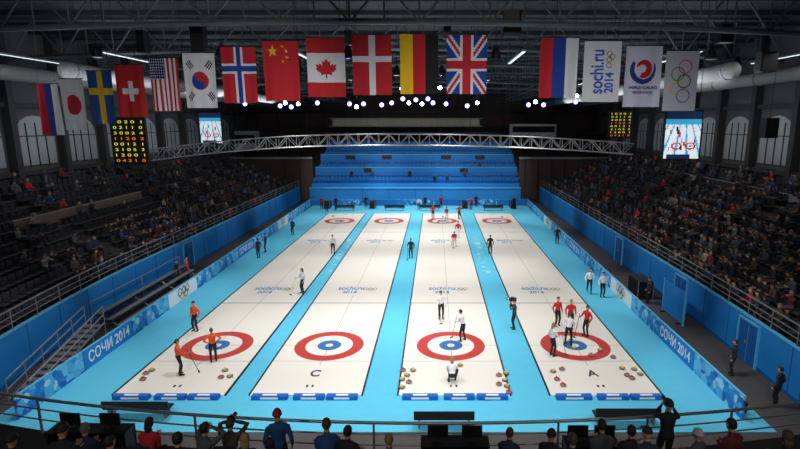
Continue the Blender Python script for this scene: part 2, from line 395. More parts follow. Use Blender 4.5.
for j, (px, py) in enumerate([(333, 216.5), (341, 222), (386, 219), (438, 222.5), (443, 217), (494, 221), (502, 217.5)]):
    put_stone(px, py, j % 2, '%s-handled curling stone lying in the far houses' % cn[j % 2], 'stones in the far houses')
# ------------------------------------------------------------ people
def ik(a, c, l1, l2, hint):
    a = V(a); c = V(c); d = c-a; L = d.length
    if L > l1+l2-.004: c = a+d*((l1+l2-.004)/L); d = c-a; L = d.length
    t = d/L; x = (l1*l1-l2*l2+L*L)/(2*L); h = math.sqrt(max(0, l1*l1-x*x))
    hv = V(hint); hv = hv-t*hv.dot(t); hv.normalize()
    return a+t*x+hv*h, c
INFO = {}
PL = [M['black'], M['black'], M['skin'], M['black'], M['eye'], M['lip']]
def human(name, P=(0, 0, .93), lean=0, ank=((-.11, -.01, .08), (.11, .02, .08)), wr=((-.27, .05, .88), (.27, .05, .88)), hd=0, eh=(.5, -1, -.3), toes=(0, 1), voxel=.019, detail=True, coat=0.0, kh=(0, 1, .3)):
    P = V(P); u = V((0, math.sin(lean), math.cos(lean))); X = V((1, 0, 0)); Fw = V((0, math.cos(lean), -math.sin(lean)))
    mb = MB(); bones = []
    def limb(pts, rs, zone, side=(1, 0, 0)):
        mb.loft(pts, rs, side, 10)
        for i in range(len(pts)-1):
            r = rs[i]; r = min(r) if isinstance(r, tuple) else r
            bones.append((V(pts[i]), V(pts[i+1]), r, zone))
    nb = P+u*.52
    mb.loft([P-u*.1, P-u*.03, P+u*.06, P+u*.16, P+u*.3, P+u*.4, P+u*.47, P+u*.52], [(.1, .08), (.165, .115), (.16, .115), (.145, .105), (.165, .12), (.18, .12), (.16, .1), (.07, .065)], (1, 0, 0), 14)
    bones.append((P-u*.1, P+u*(.02-coat), .1, 1)); bones.append((P+u*(.12-coat), P+u*.5, .1, 0))
    ha = lean*.45+hd; hu = V((0, math.sin(ha), math.cos(ha))); hf = V((0, math.cos(ha), -math.sin(ha)))
    nt = nb+(u+hu).normalized()*.09
    limb([nb-u*.03, nt], [.06, .053], 2)
    hc = nt+hu*.095+hf*.015
    rot = Matrix.Rotation(-ha, 3, 'X')
    mb.ell(hc, (.078, .096, .118), 14, 10, 0, rot); bones.append((hc-hu*.05, hc+hu*.05, .09, 2))
    mb.ell(hc-hu*.075+hf*.035, (.05, .05, .045), 10, 8, 0, rot)
    hands = []
    for i, s in enumerate((-1, 1)):
        sh = P+u*.445+X*s*.185
        limb([nb-u*.07+X*s*.05, sh], [.07, .066], 0)
        el, w = ik(sh, wr[i], .29, .26, (eh[0]*s, eh[1], eh[2]))
        limb([sh, (sh+el)/2, el, (el*.45+w*.55), w], [.066, .058, .049, .045, .034], 0)
        d = (w-el).normalized(); sd = V((0, 1, 0))-d*d.y
        if sd.length < .3: sd = V((0, 0, 1))-d*d.z
        sd.normalize(); nrm = d.cross(sd)*(-s)
        if nrm.dot(V((-s, 0, 0))) < 0 and abs(d.z) > .5: nrm = -nrm
        limb([w-d*.01, w+d*.045, w+d*.09], [(.028, .024), (.042, .02), (.04, .016)], 2, sd)
        hands.append((w, d, sd, nrm))
        hp = P-u*.02+X*s*.09
        kn, an = ik(hp, ank[i], .44, .41, (kh[0]+.15*s, kh[1], kh[2]))
        limb([hp, (hp+kn)/2, kn, (kn*.6+an*.4), an], [.092, .082, .062, .058, .042], 1)
        ty = V((s*.12, 1, 0)).normalized()
        lo = an-V((0, 0, .035))
        limb([lo-ty*.06, lo, lo+ty*.1, lo+ty*.18], [(.035, .038), (.042, .043), (.046, .034), (.035, .024)], 3)
    me = mb.mesh('tmp', []); ob = bpy.data.objects.new('tmp', me); COL.objects.link(ob)
    md = ob.modifiers.new('r', 'REMESH'); md.mode = 'VOXEL'; md.voxel_size = voxel
    sm = ob.modifiers.new('s', 'SMOOTH'); sm.factor = .5; sm.iterations = 2
    dg = bpy.context.evaluated_depsgraph_get(); ev = bpy.data.meshes.new_from_object(ob.evaluated_get(dg)); bpy.data.objects.remove(ob)
    out = MB(); out.v = [tuple(v.co) for v in ev.vertices]
    for p in ev.polygons:
        c = p.center; best = 9; z = 0
        for a, b, r, zn in bones:
            ab = b-a; t = max(0, min(1, (c-a).dot(ab)/ab.length_squared)); dd = (c-a-ab*t).length-r
            if dd < best: best = dd; z = zn
        out.f.append(tuple(p.vertices)); out.m.append(z)
    if detail:
        out.ell(hc+hf*.1-hu*.012, (.013, .02, .026), 8, 6, 2, rot)
        for s in (-1, 1):
            out.ell(hc+X*s*.079-hu*.005, (.012, .02, .032), 8, 6, 2, rot)
            out.ell(hc+X*s*.031+hf*.084+hu*.014, (.013, .01, .008), 8, 5, 4, rot)
            out.ell(hc+X*s*.031+hf*.087+hu*.036, (.02, .008, .004), 8, 4, 4, rot)
        out.ell(hc+hf*.088-hu*.058, (.024, .008, .007), 8, 5, 5, rot)
        for w, d, sd, nrm in hands:
            for k, (q, L) in enumerate(((.03, .072), (.01, .08), (-.011, .075), (-.031, .058))):
                b = w+d*.085+sd*q; a1 = b+d*L*.45+nrm*.006; a2 = a1+d*L*.3+nrm*L*.3; a3 = a2+d*L*.02+nrm*L*.35
                out.loft([b, a1, a2, a3], [.0095, .009, .008, .006], sd, 5, 2)
            b = w+d*.03+sd*.032; out.loft([b, b+sd*.028+d*.025+nrm*.008, b+sd*.036+d*.055+nrm*.02], [.011, .01, .007], nrm, 5, 2)
    INFO[name] = dict(mesh=out.mesh('body_'+name, PL, True), hc=hc, ha=ha, hands=hands, mb=out)
human('stand'); human('standcoat', coat=.14)
human('broom', wr=((-.26, .06, .89), (.2, .36, 1.1)))
human('lean', lean=R(14), wr=((-.02, .42, 1.02), (.14, .4, 1.1)), ank=((-.16, .05, .08), (.16, -.05, .08)))
human('sweep', P=(0, -.1, .86), lean=R(50), wr=((-.08, .62, .62), (.12, .5, .85)), ank=((-.2, .18, .08), (.2, -.34, .1)), hd=-R(20))
human('crouch', P=(0, -.12, .38), lean=R(30), wr=((-.16, .42, .24), (.2, .46, .3)), ank=((-.15, .02, .08), (.15, .12, .08)), eh=(.8, -.4, -.2), kh=(.3, 1, .6))
human('hips', wr=((-.2, .0, 1.04), (.2, .0, 1.04)), eh=(1, -.5, 0))
human('walk', wr=((-.27, -.14, .93), (.27, .22, .95)), ank=((-.1, .26, .09), (.1, -.3, .13)))
human('film', wr=((-.04, .28, 1.46), (.2, .2, 1.44)), eh=(.6, .1, -1), coat=.1)
SIT = dict(P=(0, 0, .53), ank=((-.12, .34, .08), (.12, .34, .08)), coat=.06, kh=(0, .6, 1))
human('sit1', wr=((-.13, .3, .68), (.13, .3, .68)), lean=R(2), **SIT)
human('sit2', wr=((-.05, .4, .74), (.06, .42, .74)), lean=R(22), hd=-R(8), **SIT)
human('sit3', wr=((-.06, .3, 1.1), (.07, .3, 1.12)), lean=R(5), eh=(1, 0, -.8), **SIT)
human('sit4', wr=((-.08, .2, 1.22), (.08, .2, 1.22)), lean=R(8), eh=(1, .1, -.8), **SIT)
human('low', wr=((-.13, .3, .68), (.13, .3, .68)), lean=R(6), voxel=.06, detail=False, **SIT)
def hairmesh(style):
    mb = MB()
    if style == 'short': mb.ell((0, -.008, .014), (.086, .104, .122), 16, 12, 0, keep=lambda c: not (c.y > .015 and c.z < .045) and c.z > -.055)
    elif style == 'long':
        mb.ell((0, -.01, .014), (.09, .108, .124), 16, 12, 0, keep=lambda c: not (c.y > .02 and c.z < .05) and c.z > -.09)
        mb.loft([(0, -.07, .0), (0, -.09, -.1), (0, -.09, -.2)], [(.08, .035), (.078, .035), (.05, .02)], n=10)
    elif style == 'hat':
        mb.ell((0, -.004, .03), (.092, .11, .118), 16, 12, 0, keep=lambda c: c.z > -.012)
        mb.loft([(0, -.004, .008), (0, -.004, .045)], [(.098, .116), (.098, .116)], n=16)
    elif style == 'cap':
        mb.ell((0, -.004, .03), (.088, .106, .105), 16, 12, 0, keep=lambda c: c.z > -.005); mb.box((0, .13, .03), (.12, .09, .012), 0)
    return mb.mesh('hair', [M['hdark']], True)
HM = {k: hairmesh(k) for k in ('short', 'long', 'hat', 'cap')}
def person(pose, loc, rz, top, bot, label, group=None, style='short', hair='hdark', skin='skin', shoe='black', scale=1.0):
    inf = INFO[pose]
    o = bpy.data.objects.new('person', inf['mesh']); COL.objects.link(o)
    o.location = loc; o.rotation_euler = (0, 0, rz); o.scale = (scale,)*3
    for i, m in enumerate((top, bot, M[skin], M[shoe], M['eye'], M['lip'])):
        o.material_slots[i].link = 'OBJECT'; o.material_slots[i].material = m
    tag(o, label, 'person', group)
    h = bpy.data.objects.new('hair' if style in ('short', 'long') else 'hat', HM[style]); COL.objects.link(h); h.parent = o
    h.location = inf['hc']; h.rotation_euler = (-inf['ha'], 0, 0)
    h.material_slots[0].link = 'OBJECT'; h.material_slots[0].material = M[hair]
    return o
c_or = mat('shirt_orange', (228, 84, 30), .8); c_rd = mat('shirt_red', (200, 34, 40), .8); c_wh = mat('shirt_white', (226, 226, 230), .8); c_bk = mat('trousers_black', (24, 24, 28), .8); c_nv = mat('coat_navy', (38, 46, 70), .85)
c_gy = mat('coat_grey', (84, 84, 90), .85); c_ol = mat('coat_olive', (66, 66, 54), .85); c_bl = mat('coat_blue', (40, 78, 128), .85); c_br = mat('coat_brown', (84, 66, 56), .85); c_lw = mat('coat_cream', (150, 144, 136), .85); c_dk = mat('coat_black', (36, 36, 40), .85); c_dr = mat('coat_darkred', (104, 36, 42), .85); c_lr = mat('coat_scarlet', (200, 38, 42), .85)
def broom(p, pose, both=False, dist=.5, col=None, label=''):
    w, d, sd, nrm = INFO[pose]['hands'][1]
    mtx = Matrix.Translation(p.location)@Matrix.Rotation(p.rotation_euler.z, 4, 'Z')
    grip = w+d*.08
    foot = V((grip.x*.8, grip.y+dist, .0)); dirv = (grip-foot).normalized()
    top = foot+dirv*1.35
    g = mtx@foot; g.z = .065 if p.location.z > .05 else .022
    e = empty('curling_broom', g, label, 'curling broom', rz=p.rotation_euler.z)
    loc = lambda v: v-foot
    mb = MB(); mb.tube(V((0, 0, .05)), loc(top), .014, .013, 8); mb.build('shaft', col or M['sred'], e, world=False)
    mb = MB(); mb.box((0, 0, .035), (.2, .07, .03)); mb.tube((0, 0, .04), (0, -.01, .1), .02); hd_ = mb.build('head', M['black'], e, world=False)
    mb = MB(); mb.box((0, 0, .01), (.19, .06, .02)); mb.build('pad', M['white'], hd_, world=False)
IZ = .062
def player(px, py, pose, rz, top, bot, lab, style='short', hair='hdark', br=None, Z=IZ, scale=1.0):
    g = ground(px, py, Z); p = person(pose, g, R(rz), top, bot, lab, style=style, hair=hair, scale=scale)
    if br: broom(p, pose, dist=br[0], col=br[1], label=br[2])
    return p
FB = .02
player(180, 375, 'broom', -60, c_or, c_bk, 'player in orange shirt, nearest one at left edge of leftmost sheet', br=(.35, M['black'], 'black curling broom held by the nearest player in orange'))
player(214, 362, 'hips', 30, c_or, c_bk, 'player in orange shirt standing in the leftmost near house', hair='hbrown')
player(196, 331, 'stand', 160, c_or, c_bk, 'player in orange shirt standing beyond the leftmost near house')
player(303, 293, 'broom', 130, c_wh, c_bk, 'player in white shirt with broom at right edge of leftmost sheet', style='long', hair='hbrown', br=(.4, M['yellow'], 'yellow curling broom of the player in white beside the leftmost sheet'))
player(333, 254, 'stand', 200, c_wh, c_bk, 'player in white shirt halfway down the leftmost sheet')
player(293, 235, 'stand', 150, c_dk, c_bk, 'official in dark clothes standing on the far part of leftmost sheet')
player(411, 258, 'broom', 170, c_dk, c_bk, 'player in dark clothes standing on the lane right of second sheet', br=(.4, M['black'], 'black curling broom of the dark-dressed player by the second sheet'), Z=FB)
player(441, 319, 'broom', 190, c_wh, c_bk, 'player in white shirt standing beyond the third near house', br=(.35, M['black'], 'black curling broom of the white-shirted player beyond the third house'), hair='hbrown')
player(463, 341, 'lean', 60, c_wh, c_bk, 'player in white shirt leaning on a broom inside third near house', br=(.25, M['sred'], 'red curling broom of the player leaning inside the third house'))
player(452, 382, 'crouch', 0, c_wh, c_bk, 'player in white shirt crouching at near hack of third sheet', hair='hblond', style='long')
player(454, 246, 'sweep', 180, c_rd, c_wh, 'player in red shirt sweeping on far half of third sheet', br=(.3, M['black'], 'black broom of the sweeping player in red'))
player(458, 238, 'stand', 180, c_rd, c_wh, 'upright player in red shirt just beyond the sweeping one')
player(433, 219, 'stand', 180, c_rd, c_bk, 'player in red shirt at the left of the far third house')
player(447, 221, 'lean', 160, c_rd, c_wh, 'player in red shirt bending in the middle of the far third house')
player(459, 219, 'hips', 200, c_rd, c_bk, 'player in red shirt at the right of the far third house')
player(514, 329, 'film', 90, c_ol, c_dk, 'camera operator in olive jacket on lane left of the rightmost sheet', style='cap', hair='hdark', Z=FB)
player(490, 254, 'standcoat', 180, c_dk, c_bk, 'official in black coat on the lane left of the rightmost sheet', Z=FB)
player(552, 356, 'broom', -70, c_wh, c_bk, 'player in white shirt at left edge of the rightmost near house', style='long', hair='hblond', br=(.25, M['black'], 'black broom of the player at the left edge of the rightmost house'))
player(557, 326, 'stand', 200, c_lr, c_bk, 'player in scarlet shirt standing behind the left of the rightmost house')
player(568, 345, 'lean', -20, c_wh, c_bk, 'player in white shirt leaning in the centre of the rightmost house', hair='hbrown', br=(.2, M['sred'], 'red broom of the player in the centre of the rightmost house'))
player(570, 329, 'stand', 180, c_rd, c_bk, 'fair-haired player in red shirt behind the rightmost house', hair='hblond')
player(586, 336, 'broom', 120, c_rd, c_bk, 'player in red shirt at the right of the rightmost house', br=(.3, M['black'], 'black broom of the red-shirted player right of the rightmost house'))
player(589, 293, 'walk', 170, c_wh, c_bk, 'player in white shirt walking on rightmost sheet beyond the hog line', style='long', hair='hbrown')
player(602, 297, 'stand', 190, c_wh, c_bk, 'player in white shirt standing at right edge of the rightmost sheet', Z=FB)
player(557, 244, 'standcoat', 170, c_dk, c_bk, 'official in black coat at the far right of the rightmost sheet', Z=FB)
player(259, 258, 'standcoat', 60, c_dk, c_bk, 'nearer official in black beside the left rinkside board', Z=FB)
player(266, 252, 'standcoat', 100, c_nv, c_bk, 'farther official in navy beside the left rinkside board', Z=FB)
for px, py, c, l in ((322, 209, c_lr, 'person in scarlet standing behind the far leftmost sheet'), (327, 212, c_bk, 'person in black trousers and top left of the far leftmost house'), (336, 209, c_dk, 'person in black behind the far leftmost sheet'), (366, 208, c_nv, 'person in navy between the far ends of first and second sheets'), (419, 210, c_wh, 'person in white behind the far third sheet'), (425, 208, c_nv, 'person in navy behind the far third sheet'), (471, 210, c_lr, 'person in scarlet beside the far third sheet'), (476, 207, c_dk, 'person in black beside the far third sheet'), (514, 209, c_dk, 'person in black behind the far rightmost sheet'), (441, 208, c_rd, 'person in red behind the far third house')):
    player(px, py, 'standcoat', 180, c, c_bk, l, Z=FB)
player(732, 375, 'standcoat', 60, c_dk, c_bk, 'official in black coat beside the right blue wall', Z=0)
player(776, 406, 'standcoat', 30, c_dk, c_bk, 'official in black coat nearest on the right walkway', Z=0)
player(648, 303, 'standcoat', 90, c_nv, c_bk, 'official in navy coat by the middle door of the right wall', Z=0)
player(672, 296, 'standcoat', 90, c_lr, c_bk, 'steward in scarlet jacket in front of the right blue wall', Z=0)
player(188, 279, 'standcoat', -60, c_or, c_bk, 'nearer steward in orange jacket behind the left boards', Z=0)
player(178, 283, 'standcoat', -90, c_dk, c_bk, 'official in black on the walkway behind the left boards', Z=0)
# shoulder camera
g = ground(514, 329, FB)
e = empty('video_camera', g+V((-.1, .12, 1.62)), 'black shoulder video camera held by the camera operator', 'video camera')
mb = MB(); mb.box((0, 0, .1), (.4, .14, .18)); cb = mb.build('camera_body', M['black'], e, world=False)
mb = MB(); mb.loft([(-.17, 0, .1), (-.3, 0, .1), (-.34, 0, .1)], [.045, .05, .06], n=12); mb.build('camera_lens', M['glass'], cb, world=False)
mb = MB(); mb.box((-.02, 0, .24), (.2, .03, .03)); mb.box((-.1, 0, .21), (.02, .03, .06)); mb.box((.06, 0, .21), (.02, .03, .06)); mb.build('top_handle', M['dark'], cb, world=False)
# ------------------------------------------------------------ seats and crowd
def seatmb():
    mb = MB(); mb.box((0, .0, .42), (.44, .42, .05)); mb.box((0, -.23, .66), (.44, .05, .42), mtx=None); mb.box((0, -.18, .45), (.44, .1, .04)); mb.box((0, -.05, .2), (.08, .25, .4)); return mb
SM = seatmb()
SEAT = SM.mesh('seat', [M['seatd']])
def rowpos(s, k, y):
    X = XL if s < 0 else XR
    return V((X+s*(.12+k*DEP+.56)+LB(s, y), y, Z0+k*RISE))
cand = []
for s in (-1, 1):
    for k in range(NR-1):
        for j in range(98):
            y = 16.5+j*.58
            if 5 < j % 24 < 8: continue
            p = rowpos(s, k, y); px, py, z = proj(p+V((0, 0, .6)))
            if -6 < px < 806 and py < 455: cand.append((z, s, k, y, p))
cand.sort(key=lambda c: c[0])
coats = [(c_dk, 'black')]*7+[(c_nv, 'navy')]*4+[(c_gy, 'grey')]*4+[(c_br, 'brown')]*2+[(c_dr, 'dark red'), (c_ol, 'olive'), (c_ol, 'olive'), (c_bl, 'blue'), (c_lw, 'cream')]
stuff = MB(); crowd = MB(); cm = [c_dk, c_nv, c_gy, c_br, c_dr, c_bl, c_lw, c_lr, c_ol, M['skin2'], M['hdark'], c_bk]
ns = 0; npn = 0; nred = 0
low = INFO['low']['mb']
lowhc = INFO['low']['hc']
for z, s, k, y, p in cand:
    rz = R(-90) if s < 0 else R(90)
    side = 'left' if s < 0 else 'right'
    if ns < 240:
        o = bpy.data.objects.new('stand_seat', SEAT); COL.objects.link(o); o.location = p; o.rotation_euler.z = rz
        tag(o, 'dark grey plastic seat in the terraced rows of the %s stand' % side, 'seat', 'terrace seats of the %s stand' % side); ns += 1
    else:
        m3 = Matrix.Rotation(rz, 3, 'Z'); stuff.add([m3@V(v)+p for v in SM.v], SM.f, 0)
    if s > 0: prob = (.72 if k < 7 else .4) if y > 24 else .4
    else:
        if y > 46: prob = .85 if k < 7 else .3
        elif y > 34: prob = .72 if k < 4 else .14
        elif y > 28: prob = .35 if k < 3 else .04
        else: prob = .02
    if random.random() > prob: continue
    c, cname = random.choice(coats)
    if random.random() < .035: c, cname = c_lr, 'scarlet'
    r2 = rz+R(random.uniform(-25, 25))
    if npn < 265:
        st = random.choice(['short', 'short', 'long', 'hat', 'cap']); hr = random.choice(['hdark', 'hbrown', 'hblond', 'hgrey', 'hdark']) if st in ('short', 'long') else random.choice(['hdark', 'hdark', 'hdark', 'hgrey'])
        person(random.choice(['sit1', 'sit2', 'sit3', 'sit1']), p, r2, c, random.choice([c_bk, c_nv, c_gy]), 'seated spectator in a %s coat in the %s stand' % (cname, side), 'spectators in the %s stand' % side, st, hr, random.choice(['skin', 'skin2', 'skin2']))
        npn += 1
    else:
        m3 = Matrix.Rotation(r2, 3, 'Z'); ci = cm.index(c); off = len(crowd.v)
        crowd.v += [tuple(m3@V(v)+p) for v in low.v]; crowd.f += [tuple(i+off for i in f) for f in low.f]; crowd.m += [{0: ci, 1: 11, 2: 9, 3: 11}[q] for q in low.m]
        crowd.ell(m3@(lowhc+V((0, -.015, .02)))+p, (.09, .09, .115), 8, 6, 10)
seatblue = MB()
for k in range(9):
    if k in (0, 3, 6): continue
    for j in range(52):
        x = X0+.5+j*.6
        m3 = Matrix.Rotation(R(180), 3, 'Z'); p = V((x, 75.2+k*1.35+.8, 2.0+k*.58)); seatblue.add([m3@V(v)+p for v in SM.v], SM.f, 1)
off = len(stuff.v); stuff.v += seatblue.v; stuff.f += [tuple(i+off for i in f) for f in seatblue.f]; stuff.m += seatblue.m
o = stuff.build('stand_seats', [M['seatd'], M['seatb']]); tag(o, 'rows of small distant grey and blue seats filling the far stands', 'seats', kind='stuff')
for j in range(7):
    k = random.choice([1, 2, 4]); x = random.uniform(X0+1, X1-1); p = V((x, 75.2+k*1.35+.8, 2.0+k*.58)); m3 = Matrix.Rotation(R(180), 3, 'Z'); off = len(crowd.v); ci = random.choice([0, 1, 2])
    crowd.v += [tuple(m3@V(v)+p) for v in low.v]; crowd.f += [tuple(i+off for i in f) for f in low.f]; crowd.m += [{0: ci, 1: 11, 2: 9, 3: 11}[q] for q in low.m]
o = crowd.build('spectators', cm, smooth=True); tag(o, 'dense crowd of small distant seated spectators filling the far stands', 'crowd', kind='stuff')
# ------------------------------------------------------------ near stand (under the camera)
def bow(x): return 9.7+(x/8.5)**2*.85
mb = MB()
xs = [-14+i for i in range(28)]
def slab(y0, fn, z0, z1):
    vs = []; n = len(xs)
    for x in xs: vs += [(x, y0, z0), (x, fn(x), z0), (x, y0, z1), (x, fn(x), z1)]
    fs = []
    for i in range(n-1):
        a = 4*i; b = a+4; fs += [(a+2, a+3, b+3, b+2), (a, b, b+1, a+1), (a+1, b+1, b+3, a+3), (a, a+2, b+2, b)]
    fs += [(0, 1, 3, 2), (4*n-4, 4*n-2, 4*n-1, 4*n-3)]
    mb.add(vs, fs)
FA, FBZ = 4.4, 5.0
slab(8.2, lambda x: bow(x)+.1, 3.7, FA); slab(7.1, lambda x: 8.25, 3.7, FBZ); slab(-4, lambda x: 7.15, 3.7, 5.3)
slab(8.6, lambda x: 8.9, 0, 3.72)
struct('terrace_near', mb, M['terr'])
e = empty('railing', (0, 9.7, FA), 'long bowed steel railing in front of the nearest spectators', 'railing')
xs2 = [-13+i*.65 for i in range(40)]
for z, r in ((5.28, .035), (5.02, .018), (4.76, .018)):
    mb = MB(); mb.loft([(x, bow(x), z) for x in xs2], [r]*len(xs2), (0, 0, 1), 8); mb.build('rail', M['steel'], e, smooth=True)
for i in range(0, 40, 3):
    x = xs2[i]; mb = MB(); mb.box((x, bow(x), 4.84), (.04, .04, .88)); mb.build('post', M['galv'], e)
near = [
 (10, 'B', 'sit1', c_dk, 'hat', 'hdark', 'spectator in black knit hat at the bottom left corner'),
 (52, 'B', 'sit2', c_dk, 'hat', 'hdark', 'second row spectator in black coat and black knit hat, bottom left'),
 (78, 'A', 'sit2', c_nv, 'short', 'hgrey', 'grey-haired spectator in navy coat left of the one in scarlet'),
 (143, 'T', 'sit2', c_lr, 'long', 'hdark', 'dark-haired spectator in scarlet coat at the railing'),
 (177, 'B', 'sit1', c_dk, 'short', 'hdark', 'second row dark-haired spectator right of the one in scarlet'),
 (201, 'A', 'sit4', c_gy, 'short', 'hdark', 'dark-haired spectator in grey coat with raised hands on the left'),
 (228, 'T', 'sit4', c_br, 'short', 'hbrown', 'spectator in brown coat holding a camera up at the railing'),
 (244, 'B', 'sit2', c_dk, 'long', 'hblond', 'second row spectator with long fair hair'),
 (278, 'P', 'standcoat', c_bl, 'hat', 'hred', 'standing spectator in blue coat with red knit hat'),
 (270, 'B', 'sit1', c_dk, 'short', 'hdark', 'second row spectator in black below the one in blue and red hat'),
 (326, 'A', 'sit2', c_bl, 'short', 'hbrown', 'front row spectator in blue coat left of the middle'),
 (347, 'A', 'sit1', c_dk, 'short', 'hdark', 'dark-haired front row spectator in black coat near the middle'),
 (388, 'B', 'sit2', c_gy, 'short', 'hblond', 'second row fair-haired spectator in grey coat near the middle'),
 (508, 'A', 'sit2', c_nv, 'short', 'hbrown', 'spectator in navy coat right of the middle'),
 (551, 'A', 'sit1', c_dk, 'hat', 'hdark', 'spectator in black knit hat right of the middle'),
 (573, 'B', 'sit1', c_dk, 'short', 'hbrown', 'second row spectator in black right of the middle'),
 (606, 'A', 'sit2', c_gy, 'short', 'hdark', 'spectator in grey coat in the front row on the right'),
 (632, 'A', 'sit1', c_dk, 'short', 'hdark', 'dark-haired spectator in black left of the tripod photographer'),
 (652, 'B', 'sit2', c_nv, 'cap', 'hdark', 'second row spectator in navy coat and black cap'),
 (668, 'S', 'film', c_dk, 'hat', 'hdark', 'standing photographer in black at the tripod camera on the right'),
 (700, 'A', 'sit1', c_gy, 'hat', 'hwhite', 'spectator in grey coat and white knit hat right of the tripod'),
 (742, 'A', 'sit2', c_dr, 'short', 'hdark', 'spectator in dark red coat near bottom right'),
 (788, 'B', 'sit1', c_dk, 'long', 'hbrown', 'long-haired spectator in black coat at the bottom right corner'),
 (108, 'B', 'sit1', c_dk, 'short', 'hdark', 'second row spectator in black left below the one in scarlet')]
rn = random.Random(11)
PC = {}
for px, row, pose, c, st, hr, lab in near:
    yy = {'A': 8.85, 'S': 9.35, 'B': 7.75, 'T': 9.15, 'P': 9.0}[row]; zz = {'A': FA, 'S': FA, 'B': FBZ, 'T': FA, 'P': FA}[row]
    zc = yy*math.cos(TH)+(H-zz-1.2)*math.sin(TH); x = (px-CX)/F*zc
    p = V((x, yy, zz)); sc_ = rn.uniform(.9, 1.05) if row not in 'SP' else .92
    rzz = R(rn.uniform(-30, 30)) if row not in 'ST' else 0
    po = person(pose, p, rzz, c, c_bk, lab, None, st, hr, scale=sc_)
    if px in (228, 668):
        hh = INFO[pose]['hands']; mid = (hh[0][0]+hh[0][1]*.09+hh[1][0]+hh[1][1]*.09)/2
        PC[px] = (Matrix.Translation(p)@Matrix.Rotation(rzz, 4, 'Z'))@(mid*sc_)
    if pose.startswith('sit'):
        o = bpy.data.objects.new('stand_seat', SEAT); COL.objects.link(o); o.location = p; tag(o, 'dark grey plastic seat under a spectator in the nearest rows', 'seat', 'seats in the nearest rows')
for px in (228, 668):
    q = PC[px]
    e = empty('photo_camera', (q.x, q.y+.02, q.z-.04), 'black photo camera held up by the %s' % ('spectator in brown' if px < 400 else 'standing photographer on the right'), 'camera')
    mb = MB(); mb.box((0, 0, .06), (.15, .07, .1)); mb.box((0, 0, .13), (.06, .06, .04)); cb = mb.build('camera_body', M['black'], e, world=False)
    mb = MB(); mb.loft([(0, .03, .06), (0, .2, .06)], [.04, .045], n=12); mb.build('camera_lens', M['glass'], cb, world=False)
    if px > 400:
        tz = q.z-.04-FA
        t = empty('tripod', (q.x, q.y+.02, FA), 'black tripod under the camera of the right photographer', 'tripod')
        for a in (90, 200, 340):
            mb = MB(); mb.tube((0, 0, tz-.06), (.24*math.cos(R(a)), .1*math.sin(R(a)), 0), .018, .012); mb.build('leg', M['black'], t, world=False)
        mb = MB(); mb.tube((0, 0, tz-.3), (0, 0, tz-.01), .02); mb.box((0, 0, tz-.015), (.08, .08, .03)); mb.build('centre_column', M['black'], t, world=False)
# dark desks with monitors at the railing
for x, L, lab in ((-7.4, 1.7, 'far left'), (.4, 1.4, 'middle'), (3.2, 1.1, 'right of middle')):
    e = empty('press_desk', (x, 9.45 if abs(x) < 5 else 9.9, FA), 'dark press desk at the near railing, %s one' % lab, 'desk')
    mb = MB(); mb.box((0, 0, .62), (L, .38, .04)); mb.build('desk_top', M['black'], e, world=False)
    mb = MB(); mb.box((0, .17, .35), (L, .03, .5)); mb.build('front_panel', M['dark'], e, world=False)
    for q in (-L/2+.03, L/2-.03): mb = MB(); mb.box((q, 0, .3), (.04, .36, .6)); mb.build('side_panel', M['dark'], e, world=False)
    for q in (-L/4, L/4):
        m2 = empty('desk_monitor', (x+q, (9.45 if abs(x) < 5 else 9.9)+.03, FA+.64), 'small black monitor on the %s press desk' % lab, 'monitor', 'monitors on the %s press desk' % lab)
        mb = MB(); mb.box((0, 0, .2), (.42, .03, .26)); mb.build('screen', M['black'], m2, world=False)
        mb = MB(); mb.box((0, 0, .01), (.2, .14, .015)); mb.box((0, .01, .05), (.04, .02, .1)); mb.build('foot', M['dark'], m2, world=False)
# ------------------------------------------------------------ left walkway: tiered benches and stair
e = empty('bleacher', (-18.4, 30.5, 0), 'small grey tiered bleacher between the left blue wall and rinkside boards', 'bleacher')
for k in range(3):
    x = -17.7-k*.55
    mb = MB(); mb.box((x, 32, .34+k*.34), (.34, 10, .05)); mb.build('bench_plank', M['galv'], e)
    mb = MB(); mb.box((x-.18, 32, .2+k*.34), (.5, 10, .04)); mb.build('footboard', M['dark'], e)
for y in (27.2, 30.4, 33.6, 36.8):
    mb = MB(); mb.tube((-17.55, y, 0.02), (-19.0, y, .95), .03); mb.tube((-19.0, y, 0), (-19.0, y, 1.0), .03); mb.build('support', M['galv'], e)
mb = MB(); mb.tube((-19.15, 27, 1.7), (-19.15, 37, 1.7), .025); mb.build('back_rail', M['steel'], e)
for y in (27, 32, 37): mb = MB(); mb.tube((-19.15, y, 0), (-19.15, y, 1.7), .025); mb.build('rail_post', M['steel'], e)
e = empty('access_stair', (-17.7, 22.5, 0), 'grey steel access stair with handrails at the near left corner', 'stair')
for k in range(12):
    mb = MB(); mb.box((-17.45-k*.065, 19.9+k*.5, .14+k*.075), (.95, .36, .05)); mb.build('tread', M['galv'], e)
for q in (-.5, .5):
    mb = MB(); mb.tube((-17.4+q, 19.6, .08), (-18.2+q, 25.8, 1.0), .045); mb.build('stringer', M['galv'], e)
    for h in (.45, .9):
        mb = MB(); mb.tube((-17.4+q, 19.6, .08+h), (-18.2+q, 25.8, 1.0+h), .03); mb.build('handrail', M['steel'], e)
    for k in range(6):
        t = k/5; y = 19.6+t*6.2; xx = -17.4-.8*t+q
        mb = MB(); mb.tube((xx, y, .0), (xx, y, .08+.92*t+.9), .025); mb.build('post', M['steel'], e)
